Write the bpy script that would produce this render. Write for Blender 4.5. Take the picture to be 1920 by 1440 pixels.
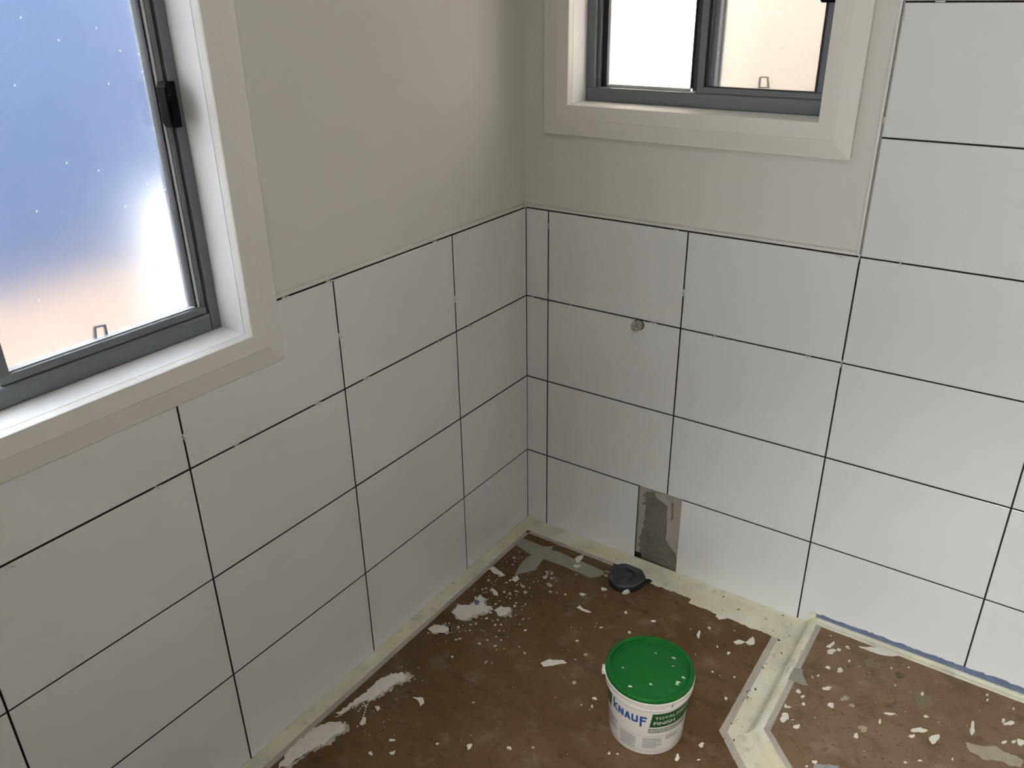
import bpy, bmesh, math, random
from mathutils import Vector, Matrix

for o in list(bpy.data.objects):
    bpy.data.objects.remove(o)
SC = bpy.context.scene
COL = SC.collection

# ------------------------------------------------------------------ camera
cam = bpy.data.cameras.new('camera')
cam.sensor_fit = 'HORIZONTAL'
cam.sensor_width = 36.0
cam.lens = 29.0885
cam.clip_start = 0.02
co = bpy.data.objects.new('camera', cam)
COL.objects.link(co)
mw = Matrix(((0.825944, -0.233957, 0.512914), (0.5636, 0.363839, -0.741604), (-0.013114, 0.901602, 0.432369))).to_4x4()
mw.translation = Vector((1.2314, -1.8593, 1.5486))
co.matrix_world = mw
SC.camera = co

# ------------------------------------------------------------------ light
SC.view_settings.view_transform = 'Standard'
SC.view_settings.look = 'None'
SC.view_settings.exposure = 0.0
SC.view_settings.gamma = 1.0
SC.view_settings.use_curve_mapping = False

W = bpy.data.worlds.new('sky')
SC.world = W
W.use_nodes = True
wn = W.node_tree
bg = wn.nodes['Background']
sky = wn.nodes.new('ShaderNodeTexSky')
sky.sky_type = 'NISHITA'
sky.sun_disc = False
sky.sun_elevation = math.radians(48)
sky.sun_rotation = math.radians(135)
sky.air_density = 1.0
sky.dust_density = 2.5
haze = wn.nodes.new('ShaderNodeHueSaturation')       # a hazy, nearly white sky
haze.inputs['Saturation'].default_value = 0.28
wn.links.new(sky.outputs['Color'], haze.inputs['Color'])
wn.links.new(haze.outputs['Color'], bg.inputs['Color'])
bg.inputs['Strength'].default_value = 31.0

def lamp(name, kind, loc, target, power, color=(1, 1, 1), **kw):
    l = bpy.data.lights.new(name, kind)
    l.energy = power
    l.color = color
    for k, v in kw.items():
        setattr(l, k, v)
    o = bpy.data.objects.new(name, l)
    COL.objects.link(o)
    o.location = loc
    d = Vector(target) - Vector(loc)
    o.rotation_euler = d.to_track_quat('-Z', 'Y').to_euler()
    return o

lamp('sun', 'SUN', (6, -6, 9), (0, 0, 0), 4.0, (1.0, 0.95, 0.87), angle=0.009)
# added soft fill light under the ceiling, without a fixture
lamp('ceiling_fill_light', 'AREA', (0.85, -1.10, 2.27), (0.85, -1.10, 0.0), 2.5, (1.0, 0.98, 0.94), shape='RECTANGLE', size=0.45, size_y=0.45)
# added unseen spot above the viewpoint, aimed to brighten the shower side
lamp('added_spot', 'SPOT', (1.35, -2.20, 2.26), (1.34, -0.88, 0.0), 215.0, (0.99, 1.0, 0.965), spot_size=math.radians(59), spot_blend=1.0, shadow_soft_size=0.16)
# daylight from the end of the hallway, through the open doorway in the front wall
lamp('hallway_daylight', 'AREA', (1.75, -4.75, 1.15), (1.75, 0.0, 1.10), 60.0, (0.97, 0.985, 1.0), shape='RECTANGLE', size=0.9, size_y=1.9)

# ------------------------------------------------------------------ measured outlines on the floor and walls, in metres
DATA = {"smear_low":[[[0.0576,-1.088],[0.0512,-1.0609],[0.049,-1.0247],[0.0516,-0.9869],[0.0631,-0.9566],[0.0869,-0.9379],[0.1081,-0.9381],[0.1117,-0.947],[0.1045,-0.9712],[0.1055,-0.9979],[0.0936,-1.0167],[0.0867,-1.0399],[0.0832,-1.0658],[0.0811,-1.0878],[0.0663,-1.1027]],[[0.0646,-0.9238],[0.0707,-0.8781],[0.0756,-0.8381],[0.0733,-0.7891],[0.0876,-0.7569],[0.1072,-0.736],[0.127,-0.7372],[0.1308,-0.7509],[0.1161,-0.7767],[0.1088,-0.8161],[0.1015,-0.8485],[0.0854,-0.8654],[0.0766,-0.8952],[0.0727,-0.9184]],[[0.0597,-0.5792],[0.067,-0.5571],[0.0914,-0.5455],[0.1102,-0.5496],[0.1077,-0.5661],[0.0831,-0.5838]],[[0.0709,-0.491],[0.0734,-0.4574],[0.0999,-0.4399],[0.0945,-0.3943],[0.118,-0.3953],[0.1302,-0.4199],[0.1492,-0.4153],[0.1534,-0.4365],[0.135,-0.4644],[0.1244,-0.4947],[0.1019,-0.5018]],[[0.1645,-0.4212],[0.1757,-0.3979],[0.1983,-0.3909],[0.202,-0.4201],[0.1909,-0.4352]],[[0.1318,-0.9166],[0.1231,-0.8966],[0.1295,-0.8923],[0.1412,-0.9047],[0.1398,-0.9142]],[[0.1252,-0.8569],[0.1317,-0.8496],[0.1417,-0.8549],[0.1386,-0.8629]],[[0.7587,-0.1757],[0.7666,-0.1627],[0.7768,-0.1601],[0.7838,-0.1617],[0.7805,-0.1701],[0.7685,-0.1806],[0.7602,-0.1799]],[[0.7856,-0.1605],[0.7888,-0.149],[0.7895,-0.1422],[0.7942,-0.1313],[0.7993,-0.1358],[0.8078,-0.1535],[0.8004,-0.1636],[0.792,-0.1666]],[[0.3783,-0.5178],[0.3894,-0.4972],[0.4209,-0.4785],[0.4336,-0.4812],[0.4127,-0.5039],[0.3931,-0.5234]],[[0.2486,-0.1303],[0.2551,-0.1278],[0.2614,-0.123],[0.2676,-0.1178],[0.2673,-0.1292],[0.2644,-0.1397],[0.255,-0.1392]],[[0.2374,-0.1015],[0.2376,-0.0898],[0.2494,-0.0743],[0.255,-0.0861],[0.2556,-0.0972],[0.2562,-0.1159],[0.2488,-0.1169]],[[0.3517,-0.2801],[0.3544,-0.2744],[0.3662,-0.2819],[0.3851,-0.2808],[0.3936,-0.2827],[0.3829,-0.2897],[0.3657,-0.2898]],[[0.327,-0.2315],[0.3355,-0.2243],[0.3443,-0.2264],[0.3392,-0.2377]],[[0.6829,-0.1102],[0.6846,-0.0867],[0.7051,-0.0881],[0.7091,-0.1039],[0.6945,-0.1172]],[[0.0474,-0.2816],[0.055,-0.2674],[0.0801,-0.2737],[0.1048,-0.2798],[0.1011,-0.2911],[0.0726,-0.2921]],[[0.1332,-0.2876],[0.1339,-0.2633],[0.1509,-0.2716],[0.1472,-0.2915]],[[0.1028,-0.3466],[0.1287,-0.3549],[0.1426,-0.3667],[0.1291,-0.3714]],[[0.1803,-0.784],[0.2034,-0.7717],[0.2165,-0.7813],[0.2147,-0.7944],[0.2017,-0.785]],[[0.2429,-0.9358],[0.2507,-0.9254],[0.2559,-0.934],[0.2489,-0.9398]]],"smear_high":[[[1.0368,-0.046],[1.066,-0.028],[1.0963,-0.0152],[1.1229,-0.0049],[1.1401,-0.0099],[1.1164,-0.0328],[1.0943,-0.0438],[1.0701,-0.0456]],[[0.9679,-0.0916],[0.9754,-0.0719],[0.9809,-0.0572],[0.9828,-0.0707],[0.9783,-0.0905]]],"smear_tan":[[[1.3052,-0.2218],[1.3201,-0.2175],[1.3465,-0.2109],[1.3615,-0.1954],[1.3822,-0.2008],[1.4055,-0.2015],[1.4157,-0.2054],[1.4175,-0.2252],[1.3987,-0.2325],[1.3696,-0.2361],[1.3443,-0.2476],[1.32,-0.2422]]],"smear_grey":[[[1.045,-0.463],[1.0672,-0.4509],[1.0894,-0.4387],[1.0948,-0.4456],[1.0458,-0.4783]]],"blob_high":[[[0.9834,-0.1016],[0.009,0.0059],[0.0022,-0.0079]],[[0.998,-0.0847],[0.0036,0.0024],[0.0013,-0.0049]],[[1.0125,-0.062],[0.0029,0.002],[0.0006,-0.0025]],[[0.9921,-0.1612],[0.0044,0.0029],[0.0012,-0.0043]],[[1.0192,-0.1542],[0.0063,0.0042],[0.0016,-0.0064]],[[0.9797,-0.2014],[0.0025,0.0016],[0.0007,-0.0025]],[[1.0085,-0.2311],[0.0089,0.0059],[0.0013,-0.0049]],[[0.9551,-0.2781],[0.0051,0.0034],[0.0015,-0.0048]],[[0.9684,-0.2884],[0.0034,0.0023],[0.0011,-0.0037]],[[0.9768,-0.3097],[0.0037,0.0024],[0.0011,-0.0037]],[[1.0312,-0.2779],[0.005,0.0033],[0.0023,-0.0084]],[[0.9524,-0.3728],[0.0086,0.0057],[0.0038,-0.0118]],[[0.9837,-0.3845],[0.0058,0.0039],[0.0019,-0.006]],[[0.9478,-0.3395],[0.006,0.004],[0.001,-0.003]],[[1.1018,-0.3364],[0.0048,0.0032],[0.0015,-0.0061]],[[1.1365,-0.2653],[0.0026,0.0018],[0.0012,-0.0056]],[[1.1501,-0.2294],[0.0098,0.0066],[0.0007,-0.0032]],[[1.2204,-0.1917],[0.0041,0.0027],[0.0006,-0.0032]],[[1.215,-0.2422],[0.0129,0.0085],[0.0014,-0.0077]],[[1.2476,-0.2489],[0.0103,0.0069],[0.002,-0.0116]],[[1.381,-0.1085],[0.0097,0.0065],[0.0006,-0.006]],[[1.3688,-0.1078],[0.0033,0.0021],[0.0006,-0.0055]],[[1.3137,-0.1707],[0.0048,0.0032],[0.0025,-0.0186]],[[1.3776,-0.1736],[0.004,0.0026],[0.0005,-0.0047]],[[1.4075,-0.1537],[0.0063,0.0042],[0.001,-0.011]],[[1.3948,-0.1605],[0.0041,0.0027],[0.0004,-0.0037]],[[1.3276,-0.0435],[0.002,0.0014],[0.0005,-0.0035]],[[1.3304,-0.0605],[0.002,0.0013],[0.0004,-0.0035]],[[1.2074,-0.3506],[0.0025,0.0017],[0.0005,-0.0023]],[[1.2327,-0.3284],[0.0034,0.0023],[0.0004,-0.0019]],[[1.0453,-0.4575],[0.004,0.0026],[0.0013,-0.0045]],[[1.034,-0.4782],[0.0021,0.0015],[0.0006,-0.0022]],[[1.2906,-0.285],[0.0019,0.0013],[0.0003,-0.0024]],[[1.2009,-0.1245],[0.0023,0.0016],[0.0013,-0.0074]],[[1.0297,-0.11],[0.0025,0.0017],[0.0008,-0.003]],[[1.1219,-0.0779],[0.0021,0.0013],[0.0005,-0.0024]],[[1.1563,-0.0517],[0.0017,0.0011],[0.0004,-0.0021]],[[1.2056,-0.2684],[0.0048,0.0032],[0.001,-0.005]],[[0.9429,-0.3366],[0.0024,0.0015],[0.001,-0.003]]],"blob_tan":[[[1.0524,-0.2389],[0.0076,0.005],[0.0019,-0.0075]],[[1.0712,-0.2514],[0.005,0.0033],[0.0013,-0.0052]],[[1.1095,-0.3066],[0.0081,0.0053],[0.0021,-0.009]]],"stain_green":[[[1.0792,-0.0855],[0.0159,0.0106],[0.0038,-0.0166]],[[1.1128,-0.1191],[0.0069,0.0046],[0.002,-0.0093]],[[1.2062,-0.1431],[0.0183,0.0122],[0.0045,-0.0251]]],"stain_dark":[[[0.9625,-0.1559],[0.006,0.004],[0.0019,-0.0064]],[[1.059,-0.0779],[0.0071,0.0047],[0.0022,-0.0091]],[[1.1445,-0.0914],[0.0111,0.0074],[0.0021,-0.0106]],[[1.0995,-0.0581],[0.0064,0.0042],[0.0013,-0.0061]],[[0.966,-0.0692],[0.0091,0.006],[0.0021,-0.0075]],[[1.1477,-0.2005],[0.01,0.0066],[0.0023,-0.0108]],[[1.0358,-0.1261],[0.0071,0.0047],[0.0015,-0.0059]],[[1.0083,-0.0255],[0.0062,0.0042],[0.001,-0.0038]]],"stain_red":[[[1.0434,-0.3621],[0.0071,0.0047],[0.002,-0.0073]],[[1.0528,-0.4121],[0.0095,0.0063],[0.0013,-0.0047]]],"blob_low":[[[0.7304,-0.2169],[0.0017,0.0011],[0.0015,-0.0037]],[[0.3758,-0.1782],[0.0076,0.005],[0.0028,-0.0051]],[[0.3559,-0.2855],[0.0036,0.0024],[0.0016,-0.0028]],[[0.4717,-0.2297],[0.003,0.002],[0.0015,-0.0029]],[[0.3796,-0.2828],[0.0025,0.0016],[0.0016,-0.0028]],[[0.4609,-0.7769],[0.004,0.0026],[0.0025,-0.0035]],[[0.2251,-0.9074],[0.0051,0.0034],[0.0025,-0.0028]],[[0.2096,-0.9616],[0.004,0.0026],[0.003,-0.0031]],[[0.318,-0.858],[0.0025,0.0017],[0.0019,-0.0023]],[[0.383,-0.8235],[0.004,0.0026],[0.0053,-0.007]],[[0.1791,-0.6253],[0.0029,0.0018],[0.0017,-0.0023]],[[0.2817,-0.4404],[0.003,0.002],[0.0016,-0.0025]],[[0.5505,-0.544],[0.0043,0.0028],[0.002,-0.0036]],[[0.5572,-0.5691],[0.0021,0.0014],[0.002,-0.0035]],[[0.5336,-0.5789],[0.0015,0.001],[0.0008,-0.0014]],[[0.6548,-0.665],[0.0025,0.0016],[0.0014,-0.0025]],[[0.6713,-0.6557],[0.0025,0.0016],[0.0007,-0.0013]],[[0.7862,-0.5911],[0.004,0.0026],[0.0035,-0.0078]],[[0.8169,-0.5293],[0.005,0.0033],[0.0023,-0.0055]],[[0.8277,-0.5702],[0.003,0.002],[0.0005,-0.0013]],[[0.7534,-0.3061],[0.0022,0.0014],[0.001,-0.0025]],[[0.7629,-0.2228],[0.0028,0.0019],[0.0021,-0.0054]],[[0.8051,-0.2931],[0.0022,0.0014],[0.001,-0.0025]],[[0.8128,-0.3698],[0.0027,0.0018],[0.0018,-0.0048]],[[0.5506,-0.2206],[0.0072,0.0047],[0.0014,-0.0029]],[[0.5164,-0.2949],[0.003,0.002],[0.0023,-0.0045]],[[0.4451,-0.3201],[0.0035,0.0023],[0.001,-0.0018]],[[0.4169,-0.3988],[0.003,0.002],[0.0015,-0.0025]],[[0.6865,-0.1629],[0.0023,0.0016],[0.002,-0.0048]],[[0.6724,-0.2012],[0.0035,0.0024],[0.0055,-0.0131]],[[0.4749,-0.2327],[0.0025,0.0016],[0.0015,-0.0029]],[[0.2965,-0.258],[0.0025,0.0016],[0.0011,-0.002]],[[0.1018,-0.8545],[0.0014,0.001],[0.0014,-0.0016]],[[0.1061,-0.8619],[0.0013,0.001],[0.0014,-0.0015]],[[0.1093,-0.8693],[0.0014,0.001],[0.0015,-0.0015]],[[0.1132,-0.8762],[0.0014,0.0009],[0.0015,-0.0015]],[[0.1171,-0.8831],[0.0014,0.001],[0.0014,-0.0016]],[[0.1209,-0.8899],[0.0014,0.0009],[0.0014,-0.0015]],[[0.1247,-0.8967],[0.0013,0.0009],[0.0014,-0.0015]],[[0.0974,-0.864],[0.0014,0.0009],[0.0015,-0.0016]],[[0.0997,-0.8721],[0.0013,0.001],[0.0014,-0.0015]],[[0.1004,-0.8811],[0.0014,0.001],[0.0015,-0.0015]],[[0.102,-0.8884],[0.0014,0.001],[0.0014,-0.0015]],[[0.1123,-0.8169],[0.0014,0.001],[0.0015,-0.0016]],[[0.117,-0.8075],[0.0014,0.0009],[0.0014,-0.0017]],[[0.1246,-0.7981],[0.0014,0.001],[0.0015,-0.0016]],[[0.1137,-0.8301],[0.0014,0.0009],[0.0015,-0.0016]]],"tape":[[[0.0445,-0.1414],[0.0473,-0.1048],[0.0783,-0.1029],[0.1134,-0.1042],[0.1617,-0.1045],[0.183,-0.1004],[0.2324,-0.1048],[0.2686,-0.1039],[0.3378,-0.1069],[0.342,-0.1206],[0.3366,-0.1369],[0.3201,-0.1549],[0.2612,-0.1536],[0.2147,-0.1526],[0.1581,-0.1556],[0.1097,-0.1583]],[[0.1183,-0.1605],[0.1155,-0.1189],[0.1282,-0.1046],[0.1512,-0.0855],[0.1559,-0.1181],[0.1581,-0.1556],[0.1671,-0.2137],[0.1444,-0.2434],[0.1292,-0.2662],[0.1164,-0.2192],[0.1121,-0.1839]]],"tape_kerb":[[[0.9128,-0.2584],[0.9101,-0.2135],[0.9428,-0.2013],[0.9463,-0.2177],[0.9678,-0.2468],[0.9566,-0.252],[0.9336,-0.2514]]],"adhesive":[[0.4057,0.2373],[0.3913,0.2183],[0.4055,0.2192],[0.3971,0.2092],[0.4063,0.2069],[0.3917,0.1903],[0.4073,0.1918],[0.4044,0.1752],[0.4018,0.1543],[0.4063,0.1446],[0.3987,0.1273],[0.404,0.1178],[0.3983,0.104],[0.3967,0.0859],[0.3896,0.0713],[0.3955,0.0619],[0.3885,0.0442],[0.3956,0.0382],[0.394,0.0196],[0.4009,0.0165],[0.4018,0.0018],[0.4603,0.0027],[0.5074,-0.0003],[0.5142,0.005],[0.5122,0.0307],[0.5066,0.0605],[0.4943,0.07],[0.4831,0.0828],[0.4717,0.0984],[0.474,0.1194],[0.4726,0.1558],[0.4702,0.1886],[0.4713,0.2085],[0.4579,0.2188],[0.4424,0.2228],[0.4317,0.23],[0.4284,0.2426]],"adhesive_small":[[0.482,0.2317],[0.4901,0.2237],[0.4873,0.2117],[0.4912,0.177],[0.4833,0.1656],[0.4841,0.1883]],"spacer":[["R","h",0.436,-0.002,1.0084,"on the right wall's top edge above the tap stub"],["R","h",0.8284,-0.002,1.0054,"on the right wall's top edge just left of the tall tiling"],["R","v",0.8685,-0.002,1.0082,"at the tall tiling's lower left corner"],["R","x",0.9518,-0.002,1.0099,"standing across the joint right of the tall tiling's corner"],["R","v",0.071,-0.002,0.9714,"high in the right wall's vertical joint nearest the room corner"],["R","v",0.0706,-0.002,0.7735,"low in the right wall's vertical joint nearest the room corner"],["R","h",0.0173,-0.002,0.757,"in the right wall's second joint, touching the room corner"],["R","h",0.0566,-0.002,0.755,"in the right wall's second joint under the narrow corner tile"],["R","h",0.1434,-0.002,0.7562,"in the second joint just right of the narrow corner tiles"],["R","h",0.3957,-0.002,0.7574,"beside the capped tap stub, just to its right"],["R","h",0.5603,-0.002,0.7563,"in the right wall's second joint, first beyond the tap stub's tile"],["R","h",0.7948,-0.002,0.7567,"in the right wall's second joint, just left of the tall tiling's joint"],["R","v",0.8696,-0.002,0.757,"at the crossing one tile below the tall tiling's corner"],["R","v",0.4709,-0.002,0.8546,"in the vertical joint above and right of the tap stub"],["R","v",0.8733,-0.002,1.489,"in the tall tiling's left edge joint, beside the right window's pane"],["R","v",0.8706,-0.002,1.2959,"in the tall tiling's left edge joint, beside the right window's bottom architrave"],["R","h",0.9322,-0.002,1.5139,"in the topmost joint seen at the picture's upper right"],["R","h",0.9591,-0.002,1.2591,"in the joint between the two tall tiles right of the window"],["L","h",0.002,-0.8527,1.0099,"on the left wall's top edge beside the big window's architrave"],["L","h",0.002,-0.7343,1.0099,"on the left wall's top edge, one joint from the window"],["L","h",0.002,-0.3878,1.009,"on the left wall's top edge, left of the corner tile's joint"],["L","h",0.002,-0.312,1.0066,"on the left wall's top edge, right of the corner tile's joint"],["L","v",0.002,-0.0035,1.0179,"at the room corner on top of the tiling"],["L","v",0.002,-0.7237,0.8821,"in the left wall's vertical joint nearest the big window"],["L","v",0.002,-0.3273,0.8467,"in the left wall's vertical joint nearest the room corner"],["L","h",0.002,-0.0761,0.7547,"in the left wall's second joint closest to the room corner"],["L","h",0.002,-0.2682,0.7554,"in the left wall's second joint, right of its last crossing"],["L","h",0.002,-0.3941,0.7562,"in the left wall's second joint, left of its last crossing"],["L","h",0.002,-0.6577,0.7594,"in the left wall's second joint, right of the window corner's crossing"],["L","h",0.002,-0.8058,0.7594,"in the left wall's second joint, left of the window corner's crossing"],["L","h",0.002,-1.0223,0.7622,"in the left wall's second joint below the big window's right half"],["L","v",0.002,-1.1217,0.8232,"in the short vertical joint right under the big window's sill"],["L","h",0.002,-1.1922,0.7569,"in the left wall's second joint, left of the crossing under the window"],["L","h",0.002,-1.4504,0.7521,"in the left wall's second joint at the picture's left edge"]],"hook1":[[-1.1799,1.0093],[-1.1747,1.0342],[-1.1545,1.0324],[-1.1548,1.0065]],"hook2":[[0.5631,1.3319],[0.564,1.3562],[0.5837,1.357],[0.5891,1.3331]],"fly1":[[-0.12,-1.1119,1.0058],[-0.12,-1.324,1.0075]],"stub":[[0.3556,0.0,0.7453],[0.3475,-0.02,0.7382]]}

# ------------------------------------------------------------------ materials
def mat(name, color, rough=0.5, metal=0.0, spec=0.5, noise=None, bump=None, coat=0.0):
    """noise = list of (scale, color, lo, hi, detail); each layer blends its colour over the last through a noise mask"""
    m = bpy.data.materials.new(name)
    m.use_nodes = True
    nt = m.node_tree
    b = nt.nodes['Principled BSDF']
    b.inputs['Base Color'].default_value = (*color, 1)
    b.inputs['Roughness'].default_value = rough
    b.inputs['Metallic'].default_value = metal
    b.inputs['Specular IOR Level'].default_value = spec
    b.inputs['Coat Weight'].default_value = coat
    tc = nt.nodes.new('ShaderNodeTexCoord')
    prev = None
    for (scale, c2, lo, hi, det) in (noise or []):
        sc = scale if isinstance(scale, tuple) else (scale, scale, scale)
        mp = nt.nodes.new('ShaderNodeMapping')
        mp.inputs['Scale'].default_value = sc
        nt.links.new(tc.outputs['Object'], mp.inputs['Vector'])
        n = nt.nodes.new('ShaderNodeTexNoise')
        n.inputs['Scale'].default_value = 1.0
        n.inputs['Detail'].default_value = det
        nt.links.new(mp.outputs['Vector'], n.inputs['Vector'])
        r = nt.nodes.new('ShaderNodeMapRange')
        r.inputs['From Min'].default_value = lo
        r.inputs['From Max'].default_value = hi
        nt.links.new(n.outputs['Fac'], r.inputs['Value'])
        mx = nt.nodes.new('ShaderNodeMix')
        mx.data_type = 'RGBA'
        nt.links.new(r.outputs['Result'], mx.inputs['Factor'])
        if prev is None:
            mx.inputs['A'].default_value = (*color, 1)
        else:
            nt.links.new(prev, mx.inputs['A'])
        mx.inputs['B'].default_value = (*c2, 1)
        prev = mx.outputs['Result']
    if prev is not None:
        nt.links.new(prev, b.inputs['Base Color'])
    if bump:
        n = nt.nodes.new('ShaderNodeTexNoise')
        n.inputs['Scale'].default_value = bump[0]
        n.inputs['Detail'].default_value = 6
        nt.links.new(tc.outputs['Object'], n.inputs['Vector'])
        bp = nt.nodes.new('ShaderNodeBump')
        bp.inputs['Strength'].default_value = bump[1]
        bp.inputs['Distance'].default_value = bump[2]
        nt.links.new(n.outputs['Fac'], bp.inputs['Height'])
        nt.links.new(bp.outputs['Normal'], b.inputs['Normal'])
    return m

M = {}
M['plaster'] = mat('painted_plaster', (0.69, 0.672, 0.628), 0.75, noise=[(3.0, (0.67, 0.654, 0.612), 0.4, 0.7, 3)], bump=(260, 0.08, 0.001))
M['trim'] = mat('white_trim_paint', (0.72, 0.70, 0.655), 0.55)
M['architrave'] = mat('architrave_paint', (0.75, 0.725, 0.675), 0.45)
M['reveal'] = mat('reveal_paint', (0.88, 0.875, 0.855), 0.45)
M['tile'] = mat('white_glazed_tile', (0.745, 0.752, 0.745), 0.16, spec=0.4, noise=[(2.2, (0.715, 0.72, 0.715), 0.45, 0.75, 3), ((9, 9, 26), (0.69, 0.695, 0.685), 0.62, 0.85, 5)], bump=(3.0, 0.05, 0.004))
M['bed'] = mat('dark_adhesive_and_slit', (0.022, 0.013, 0.011), 0.9, noise=[(40, (0.045, 0.03, 0.026), 0.45, 0.75, 4)])
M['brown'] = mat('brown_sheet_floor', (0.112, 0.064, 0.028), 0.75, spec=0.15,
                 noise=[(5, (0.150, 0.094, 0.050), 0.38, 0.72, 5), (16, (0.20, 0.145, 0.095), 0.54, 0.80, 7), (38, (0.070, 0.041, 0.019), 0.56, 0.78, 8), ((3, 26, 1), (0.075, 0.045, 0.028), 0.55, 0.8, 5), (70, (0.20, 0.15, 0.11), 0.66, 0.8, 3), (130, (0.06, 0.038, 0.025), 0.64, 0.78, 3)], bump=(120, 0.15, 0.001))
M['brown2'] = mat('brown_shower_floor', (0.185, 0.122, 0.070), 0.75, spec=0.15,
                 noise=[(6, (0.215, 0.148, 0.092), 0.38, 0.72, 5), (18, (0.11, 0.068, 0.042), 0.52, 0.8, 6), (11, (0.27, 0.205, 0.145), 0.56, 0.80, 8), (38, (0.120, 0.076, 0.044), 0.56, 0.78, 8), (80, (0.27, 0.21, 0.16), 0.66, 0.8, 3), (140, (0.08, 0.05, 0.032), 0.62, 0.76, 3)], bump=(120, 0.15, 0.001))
M['membrane'] = mat('cream_membrane', (0.71, 0.675, 0.50), 0.5, noise=[((12, 12, 12), (0.57, 0.55, 0.45), 0.38, 0.68, 5), (34, (0.40, 0.375, 0.28), 0.56, 0.82, 6), (9, (0.74, 0.73, 0.66), 0.52, 0.72, 5), ((5, 5, 5), (0.64, 0.59, 0.40), 0.52, 0.72, 4)], bump=(60, 0.5, 0.002))
M['tape'] = mat('pale_masking_tape', (0.43, 0.38, 0.32), 0.6, noise=[(9, (0.35, 0.31, 0.26), 0.4, 0.7, 4), ((260, 20, 20), (0.48, 0.44, 0.38), 0.45, 0.75, 2)])
M['tape_clear'] = mat('thin_paper_tape', (0.30, 0.285, 0.23), 0.6, noise=[(12, (0.25, 0.235, 0.185), 0.4, 0.75, 4)])
M['smear'] = mat('dried_plaster', (0.72, 0.68, 0.60), 0.85, noise=[(60, (0.60, 0.56, 0.49), 0.5, 0.8, 5)], bump=(150, 0.4, 0.001))
M['smear_thin'] = mat('thin_dried_plaster', (0.42, 0.36, 0.29), 0.85, noise=[(40, (0.55, 0.50, 0.43), 0.45, 0.75, 5)])
M['smear_tan'] = mat('tan_smear', (0.36, 0.31, 0.21), 0.85, noise=[(40, (0.26, 0.21, 0.14), 0.5, 0.8, 5)])
M['grey_smear'] = mat('grey_smear', (0.30, 0.31, 0.32), 0.85, noise=[(50, (0.20, 0.18, 0.16), 0.5, 0.8, 5)])
M['green_stain'] = mat('green_stain', (0.150, 0.150, 0.080), 0.7, noise=[(50, (0.185, 0.125, 0.075), 0.36, 0.56, 5)])
M['dark_stain'] = mat('dark_stain', (0.085, 0.052, 0.032), 0.7, noise=[(60, (0.16, 0.104, 0.060), 0.42, 0.66, 5)])
M['red_stain'] = mat('red_stain', (0.19, 0.085, 0.05), 0.7, noise=[(70, (0.150, 0.098, 0.062), 0.42, 0.62, 5)])
M['speck'] = mat('dark_dirt', (0.035, 0.03, 0.025), 0.9)
M['blue'] = mat('blue_membrane', (0.115, 0.15, 0.235), 0.6, noise=[((30, 30, 90), (0.16, 0.20, 0.29), 0.45, 0.75, 5), (90, (0.06, 0.075, 0.11), 0.6, 0.8, 5), (48, (0.48, 0.48, 0.45), 0.62, 0.72, 6)])
M['alu'] = mat('grey_powdercoat_aluminium', (0.135, 0.150, 0.160), 0.38, metal=0.0, spec=0.5)
M['alu_dark'] = mat('dark_aluminium', (0.045, 0.05, 0.054), 0.45)
M['gasket_or_gap'] = mat('black_rubber_and_gap', (0.006, 0.006, 0.007), 0.6)
M['bead'] = mat('pale_glazing_bead', (0.55, 0.58, 0.58), 0.3)
M['black'] = mat('black_latch_plastic', (0.004, 0.004, 0.005), 0.7, spec=0.08)
M['board'] = mat('bare_wallboard', (0.42, 0.37, 0.325), 0.85, noise=[(14, (0.36, 0.33, 0.28), 0.4, 0.7, 4), ((40, 3, 6), (0.46, 0.44, 0.39), 0.5, 0.75, 4)])
M['cement'] = mat('grey_tile_adhesive', (0.185, 0.172, 0.140), 0.95, noise=[(20, (0.14, 0.13, 0.105), 0.4, 0.7, 5), (70, (0.24, 0.225, 0.19), 0.55, 0.8, 4), (60, (0.09, 0.08, 0.065), 0.66, 0.8, 4)], bump=(90, 0.6, 0.003))
M['pipe'] = mat('grey_black_pipe', (0.035, 0.037, 0.039), 0.55, noise=[(22, (0.065, 0.066, 0.066), 0.45, 0.75, 5), (45, (0.16, 0.155, 0.145), 0.68, 0.85, 5)], bump=(40, 0.5, 0.004))
M['pipe_dark'] = mat('black_plastic_wrap', (0.014, 0.014, 0.015), 0.5, bump=(40, 0.5, 0.004))
M['stub'] = mat('dusty_pipe_stub', (0.50, 0.485, 0.42), 0.35, noise=[(110, (0.24, 0.225, 0.185), 0.45, 0.7, 3)])
M['lid'] = mat('green_plastic_lid', (0.004, 0.112, 0.014), 0.45, spec=0.3, noise=[(30, (0.005, 0.125, 0.018), 0.45, 0.8, 4), (45, (0.05, 0.19, 0.07), 0.64, 0.84, 6)])
M['tub'] = mat('white_plastic_tub', (0.80, 0.765, 0.71), 0.4)
M['ink_blue'] = mat('blue_print', (0.012, 0.075, 0.30), 0.4)
M['ink_green'] = mat('dark_green_print', (0.010, 0.085, 0.022), 0.4)
M['ink_grey'] = mat('grey_print', (0.36, 0.345, 0.33), 0.5)
M['ink_line'] = mat('grey_line_print', (0.22, 0.21, 0.19), 0.5)
M['ink_white'] = mat('white_print', (0.62, 0.64, 0.56), 0.5)
M['ground'] = mat('sunlit_orange_ground', (0.105, 0.075, 0.055), 0.9, noise=[(2.0, (0.095, 0.067, 0.048), 0.4, 0.7, 4)])
M['fence'] = mat('blue_steel_fence', (0.009, 0.0235, 0.060), 0.6)
M['cream_wall'] = mat('cream_render', (0.060, 0.0465, 0.0325), 0.9, noise=[(1.5, (0.056, 0.0435, 0.0305), 0.4, 0.7, 3)])
M['white_render'] = mat('white_render', (0.95, 0.945, 0.93), 0.9)

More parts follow.
